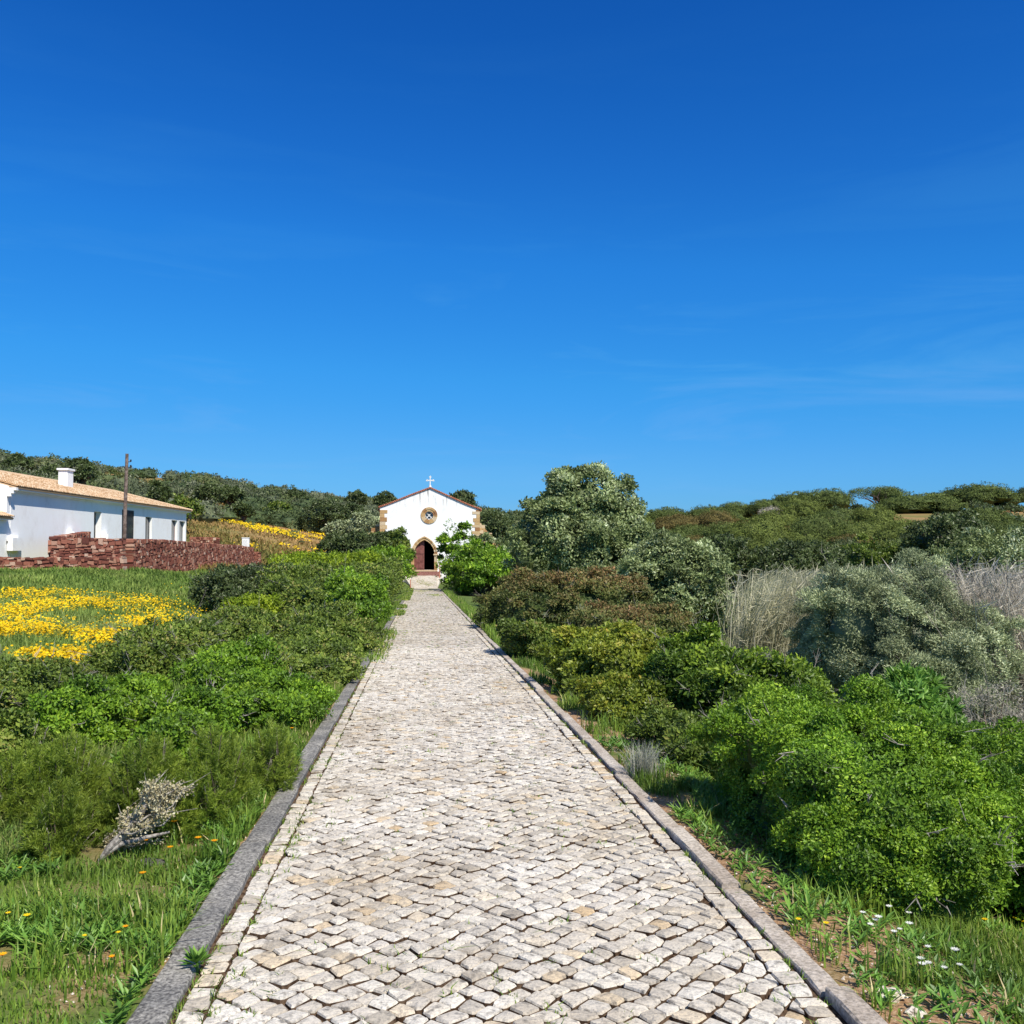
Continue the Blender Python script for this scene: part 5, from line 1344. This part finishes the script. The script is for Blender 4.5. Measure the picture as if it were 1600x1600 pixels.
# individual near flowers
def flower_proto(mat, cat, name):
    t = thing(name, 'x', cat); rr_ = np.random.default_rng(9); b = MB(); b.tube([(0, 0, 0), (.004, 0, .05), (0, .002, .10)], [.0018, .0014, .0012], 4)
    b.build('stem', LM['herb'], t); b = MB(); n = 9; a = np.arange(n) * 2 * PI / n
    D = unit(np.stack([np.cos(a), np.sin(a), .25 + 0 * a], 1)); N = np.tile([[0, 0, 1.]], (n, 1))
    add_leaves(b, np.tile([[0, .002, .10]], (n, 1)), D, N, .020, .011, rr_.random(n), fold=.1)
    b.tube([(0, .002, .098), (0, .002, .105)], [.006, .004], 8); b.build('petals', mat, t); return t
fo = flower_proto(M_orange, 'flower', 'orange_flower'); fw_ = flower_proto(M_white, 'flower', 'white_flower'); fy = flower_proto(M_yellow, 'flower', 'yellow_flower')
def place_on(src, pts, label, group, sc=1.):
    first = True; r2 = np.random.default_rng(len(pts))
    for px, py in pts:
        g = ground_hit(px, py + 8 * sc)
        if g is None or not outside_path(g[0]): continue
        s = sc * r2.uniform(.8, 1.25) 
        if first: src.location = [float(a) for a in g]; src['label'] = label; src['group'] = group; src.scale = (s,) * 3; first = False
        else: copy_thing(src, g, r2.uniform(0, 6), s, label, group)
place_on(fo, [(272, 1310), (228, 1333), (309, 1338), (265, 1347), (335, 1338), (222, 1392), (174, 1523), (236, 1262), (412, 1188), (498, 1092), (512, 1098), (456, 1150), (3, 1525), (196, 1470)],
         'small orange flower standing in the grass left of the kerb', 'orange flowers in the left verge')
place_on(fy, [(12, 1450), (42, 1460), (185, 1478), (132, 1485), (30, 1372), (352, 1230), (1292, 1470), (1600, 1455), (1248, 1462), (1540, 1462), (1585, 1448), (1440, 1402)],
         'small yellow flower low in the foreground grass', 'yellow flowers in the foreground grass', .8)
place_on(fw_, [(1390, 1443), (1369, 1463), (1348, 1450), (1406, 1472), (1422, 1475), (1374, 1465), (1440, 1530), (1442, 1540), (1492, 1521), (1500, 1530), (1476, 1540), (1450, 1503), (1398, 1480), (1420, 1448), (1360, 1470), (1452, 1536)],
         'small white flower on a thin stem below the glossy right bush', 'white flowers at the foot of the right bush', .85)
# leafy weed on the left kerb
g = ground_hit(300, 1545); t = thing('kerb_weed', 'leafy green weed growing from the joint between left kerb and cobbles', 'weed', (KL - .01, g[1], float(zpath(g[1])) + .0))
b = MB(); n = 60; a = r.uniform(0, 2 * PI, n); e = r.uniform(.2, 1.1, n); D = np.stack([np.cos(a) * np.cos(e), np.sin(a) * np.cos(e), np.sin(e)], 1); N = unit(np.cross(np.cross(D, [0, 0, 1.]), D))
add_leaves(b, D * .015 + [0, 0, .025], D, N, r.uniform(.04, .075, n), r.uniform(.014, .026, n), r.random(n), fold=.2); b.build('leaves', LM['herb'], t)
b = MB(); b.tube([(0, 0, -.02), (0, 0, .03)], [.008, .005], 5); b.build('stem', LM['herb'], t)
# pale feathery grass tuft by the right kerb
g = ground_hit(1005, 1215); t = thing('grass_tuft', 'pale silvery dry grass tuft beside the right kerb', 'grass tuft', g)
b = MB(); n = 420; blades(b, r, r.normal(0, .05, n), r.normal(0, .05, n), np.zeros(n) - .02, r.uniform(.16, .34, n), .005, .45)
b.build('leaves', leafmat('pale_dry_blade', [(0, (.30, .32, .24)), (1, (.62, .62, .52))], .6, .3, .2), t)
# dead branch with lichen
g = ground_hit(172, 1348) + np.array([0, 0, .03]); br = thing('dead_branch', 'fallen grey dead branch covered with cream lichen in the left grass', 'branch', g)
r = np.random.default_rng(77)
def loc(px, py, Y): return at(px, py, Y) - g
b = MB(); Yb = g[1]
b.tube([loc(152, 1350, Yb - .05), loc(170, 1325, Yb - .03), loc(196, 1300, Yb + .02), loc(226, 1262, Yb + .08), loc(256, 1230, Yb + .15)], [.010, .018, .022, .017, .010], 8, .8, 1)
b.tube([loc(160, 1338, Yb - .04), loc(190, 1318, Yb), loc(230, 1308, Yb + .05), loc(265, 1300, Yb + .1)], [.010, .014, .011, .006], 8, .8, 1)
tips = []
for i in range(46):
    f_ = r.random(); s = loc(178 + 70 * f_ + r.normal(0, 6), 1312 - 72 * f_ + abs(r.normal(0, 14)), Yb + r.uniform(0, .25)); e = s + np.array([r.normal(.10, .07), r.normal(.02, .08), r.normal(.05 + .06 * f_, .06)])
    m_ = (s + e) / 2 + r.normal(0, .02, 3); b.tube([s, m_, e], [.008, .005, .002], 4, .8, 1); tips.append((s, m_, e))
for i in range(40):
    s, m_, e = tips[r.integers(len(tips))]; b.tube([e, e + r.normal(0, .05, 3) + [.05, 0, .03]], [.003, .001], 3, .8, 1)
b.build('wood', [M_bark, surf('bleached_dead_wood', two((.13, .115, .10), (.36, .33, .29), 45), .9, 60, .004)], br)
b = MB(); n = 5200; k = r.integers(0, len(tips), n); f = r.random((n, 1)); T = np.array(tips)
C = T[k, 0] * (1 - f) + T[k, 2] * f + r.normal(0, .014, (n, 3)); D = rdir(r, n)
add_leaves(b, C, D, rdir(r, n), r.uniform(.010, .022, n), r.uniform(.008, .018, n), r.random(n), fold=.3)
b.build('lichen', leafmat('cream_lichen', [(0, (.24, .20, .10)), (.4, (.50, .44, .26)), (1, (.70, .65, .45))], .9, .15, .1), br)
# stones
def rock(label, px, py, sx, sy, sz, mat, seed, name='stone'):
    g = ground_hit(px, py); r = np.random.default_rng(seed); b = MB(); V, q, t3 = ICO
    P = V * (1 + .16 * r.normal(size=(len(V), 1))) * [sx, sy, sz]; st_ = b.n; b.V.append(P); b.n += len(P)
    for f_ in (q, t3): b.F.append((f_ + st_, np.full(len(f_), .6), 0))
    o = b.build(name, mat); o.location = [float(g[0]), float(g[1]), float(g[2]) + sz * .2]; tag(o, label, 'stone')
M_pale = surf('pale_limestone', two((.48, .40, .31), (.72, .68, .62), 20), .85, 40, .006)
rock('broken white stone on the bare reddish soil at the right kerb', 1388, 1562, .06, .045, .03, M_pale, 1)
rock('small pale stone near the bottom right corner of the photo', 1432, 1590, .035, .03, .02, M_pale, 2)
rock('flat dark stone lying in the grass below the dead branch', 232, 1352, .09, .06, .025, surf('dark_slate', two((.06, .055, .05), (.13, .12, .11), 20), .9, 40, .006), 3)
# gravel crumbs on the soil
b = MB(); n = 3000; x = np.concatenate([r.uniform(1.62, 2.8, 2000), r.uniform(-1.5, -1.04, 1000)]); y = r.uniform(2.6, 12, n); so_, _ = zones(x, y); k = so_ > .4; x, y = x[k], y[k]; n = len(x)
V, q, t3 = (np.array([(1, 0, 0), (0, 1, 0), (-1, 0, 0), (0, -1, 0), (0, 0, 1.), (0, 0, -1)]), None, np.array([(0, 1, 4), (1, 2, 4), (2, 3, 4), (3, 0, 4)]))
s = r.uniform(.003, .011, (n, 1, 1)); P = V[None] * s * r.uniform(.5, 1, (n, 6, 1)) + np.stack([x, y, H(x, y)], 1)[:, None]
b.add(P.reshape(-1, 3), (t3[None] + (np.arange(n) * 6)[:, None, None]).reshape(-1, 3), np.repeat(r.random(n), 4))
tag(b.build('gravel', M_pale), 'loose pale gravel on the bare soil by the kerbs', 'gravel', kind='stuff')

# ------------------------------------------------------------------ sky and sun
SUN_EL, SUN_AZ = R(50), R(148)        # azimuth clockwise from +Y
w = bpy.data.worlds.new('World'); scene.world = w; w.use_nodes = True
nt = w.node_tree; nt.nodes.clear()
sky = nt.nodes.new('ShaderNodeTexSky'); sky.sky_type = 'NISHITA'; sky.sun_disc = False
sky.sun_elevation = SUN_EL; sky.sun_rotation = SUN_AZ; sky.altitude = 0; sky.air_density = 1.0; sky.dust_density = .2; sky.ozone_density = 1.6
hs = nt.nodes.new('ShaderNodeHueSaturation'); hs.inputs['Saturation'].default_value = 1.3
nt.links.new(sky.outputs[0], hs.inputs['Color'])
skyc = mixc(nt, 1., hs.outputs[0], (.42, .74, 1.12), 'MULTIPLY')
tc = nt.nodes.new('ShaderNodeTexCoord'); mp = nt.nodes.new('ShaderNodeMapping'); mp.inputs['Scale'].default_value = (1.2, 1.2, 9)
nt.links.new(tc.outputs['Generated'], mp.inputs[0])
nz = noise(nt, 2.2, 7, .6, mp.outputs[0], .6)
rp = ramp(nt, [(.50, (0, 0, 0)), (.72, (.24, .24, .24))]); nt.links.new(nz.outputs[0], rp.inputs[0])
sq = node(nt, 'ShaderNodeSeparateXYZ'); nt.links.new(tc.outputs['Generated'], sq.inputs[0])
ba = ramp(nt, [(.0, (1, 1, 1)), (.14, (1, 1, 1)), (.30, (.12, .12, .12)), (.5, (0, 0, 0))]); nt.links.new(sq.outputs[2], ba.inputs[0])
mxo = mixc(nt, mixc(nt, 1., rp.outputs[0], ba.outputs[0], 'MULTIPLY'), skyc, (4.2, 6.0, 7.8))
EXPO = .25; K_ = .12 * 2 ** .3
sc_ = nt.nodes.new('ShaderNodeSeparateColor'); nt.links.new(mxo, sc_.inputs[0]); cb_ = nt.nodes.new('ShaderNodeCombineColor')
for ch_, pts_ in enumerate(([(.0, .0), (.027, .006), (.061, .021), (.16, .058), (.246, .098), (.40, .15), (2, .9)],
                            [(0, 0), (.150, .100), (.20, .150), (.27, .225), (.45, .340), (.68, .425), (.9, .50), (2, 1.1)],
                            [(0, 0), (.521, .44), (.65, .58), (.80, .73), (1.1, .88), (1.4, .95), (2, 1.3)])):
    m0 = node(nt, 'ShaderNodeMath', operation='MULTIPLY'); nt.links.new(sc_.outputs[ch_], m0.inputs[0]); m0.inputs[1].default_value = K_ / 2
    fc = nt.nodes.new('ShaderNodeFloatCurve'); cu = fc.mapping.curves[0]
    while len(cu.points) > 2: cu.points.remove(cu.points[1])
    cu.points[0].location = (0, 0); cu.points[1].location = (1, pts_[-1][1] / 2)
    for a_, b_ in pts_[1:-1]: cu.points.new(a_ / 2, b_ / 2)
    for p_ in cu.points: p_.handle_type = 'VECTOR'
    fc.mapping.update(); nt.links.new(m0.outputs[0], fc.inputs['Value'])
    m1 = node(nt, 'ShaderNodeMath', operation='MULTIPLY'); nt.links.new(fc.outputs[0], m1.inputs[0]); m1.inputs[1].default_value = 2 / (.12 * 2 ** EXPO)
    nt.links.new(m1.outputs[0], cb_.inputs[ch_])
sz_ = node(nt, 'ShaderNodeSeparateXYZ'); nt.links.new(tc.outputs['Generated'], sz_.inputs[0])
mz_ = node(nt, 'ShaderNodeMapRange'); mz_.interpolation_type = 'SMOOTHSTEP'; nt.links.new(sz_.outputs[2], mz_.inputs[0]); mz_.inputs[1].default_value = .5; mz_.inputs[2].default_value = .78
mxo = mixc(nt, mz_.outputs[0], cb_.outputs[0], sky.outputs[0])
bg = nt.nodes.new('ShaderNodeBackground'); bg.inputs['Strength'].default_value = .12
nt.links.new(mxo, bg.inputs[0])
ow = nt.nodes.new('ShaderNodeOutputWorld'); nt.links.new(bg.outputs[0], ow.inputs[0])
sd = bpy.data.lights.new('sun', 'SUN'); sd.energy = 5.0; sd.angle = R(.53); sd.color = (1, .94, .83)
so = bpy.data.objects.new('sun', sd); col.objects.link(so)
tv = np.array([math.sin(SUN_AZ) * math.cos(SUN_EL), math.cos(SUN_AZ) * math.cos(SUN_EL), math.sin(SUN_EL)])
from mathutils import Vector
so.rotation_euler = Vector(tv).to_track_quat('Z', 'Y').to_euler()
so.location = (0, -5, 30)
vs = scene.view_settings; vs.view_transform = 'Standard'; vs.look = 'None'; vs.gamma = 1; vs.exposure = EXPO; vs.use_curve_mapping = False
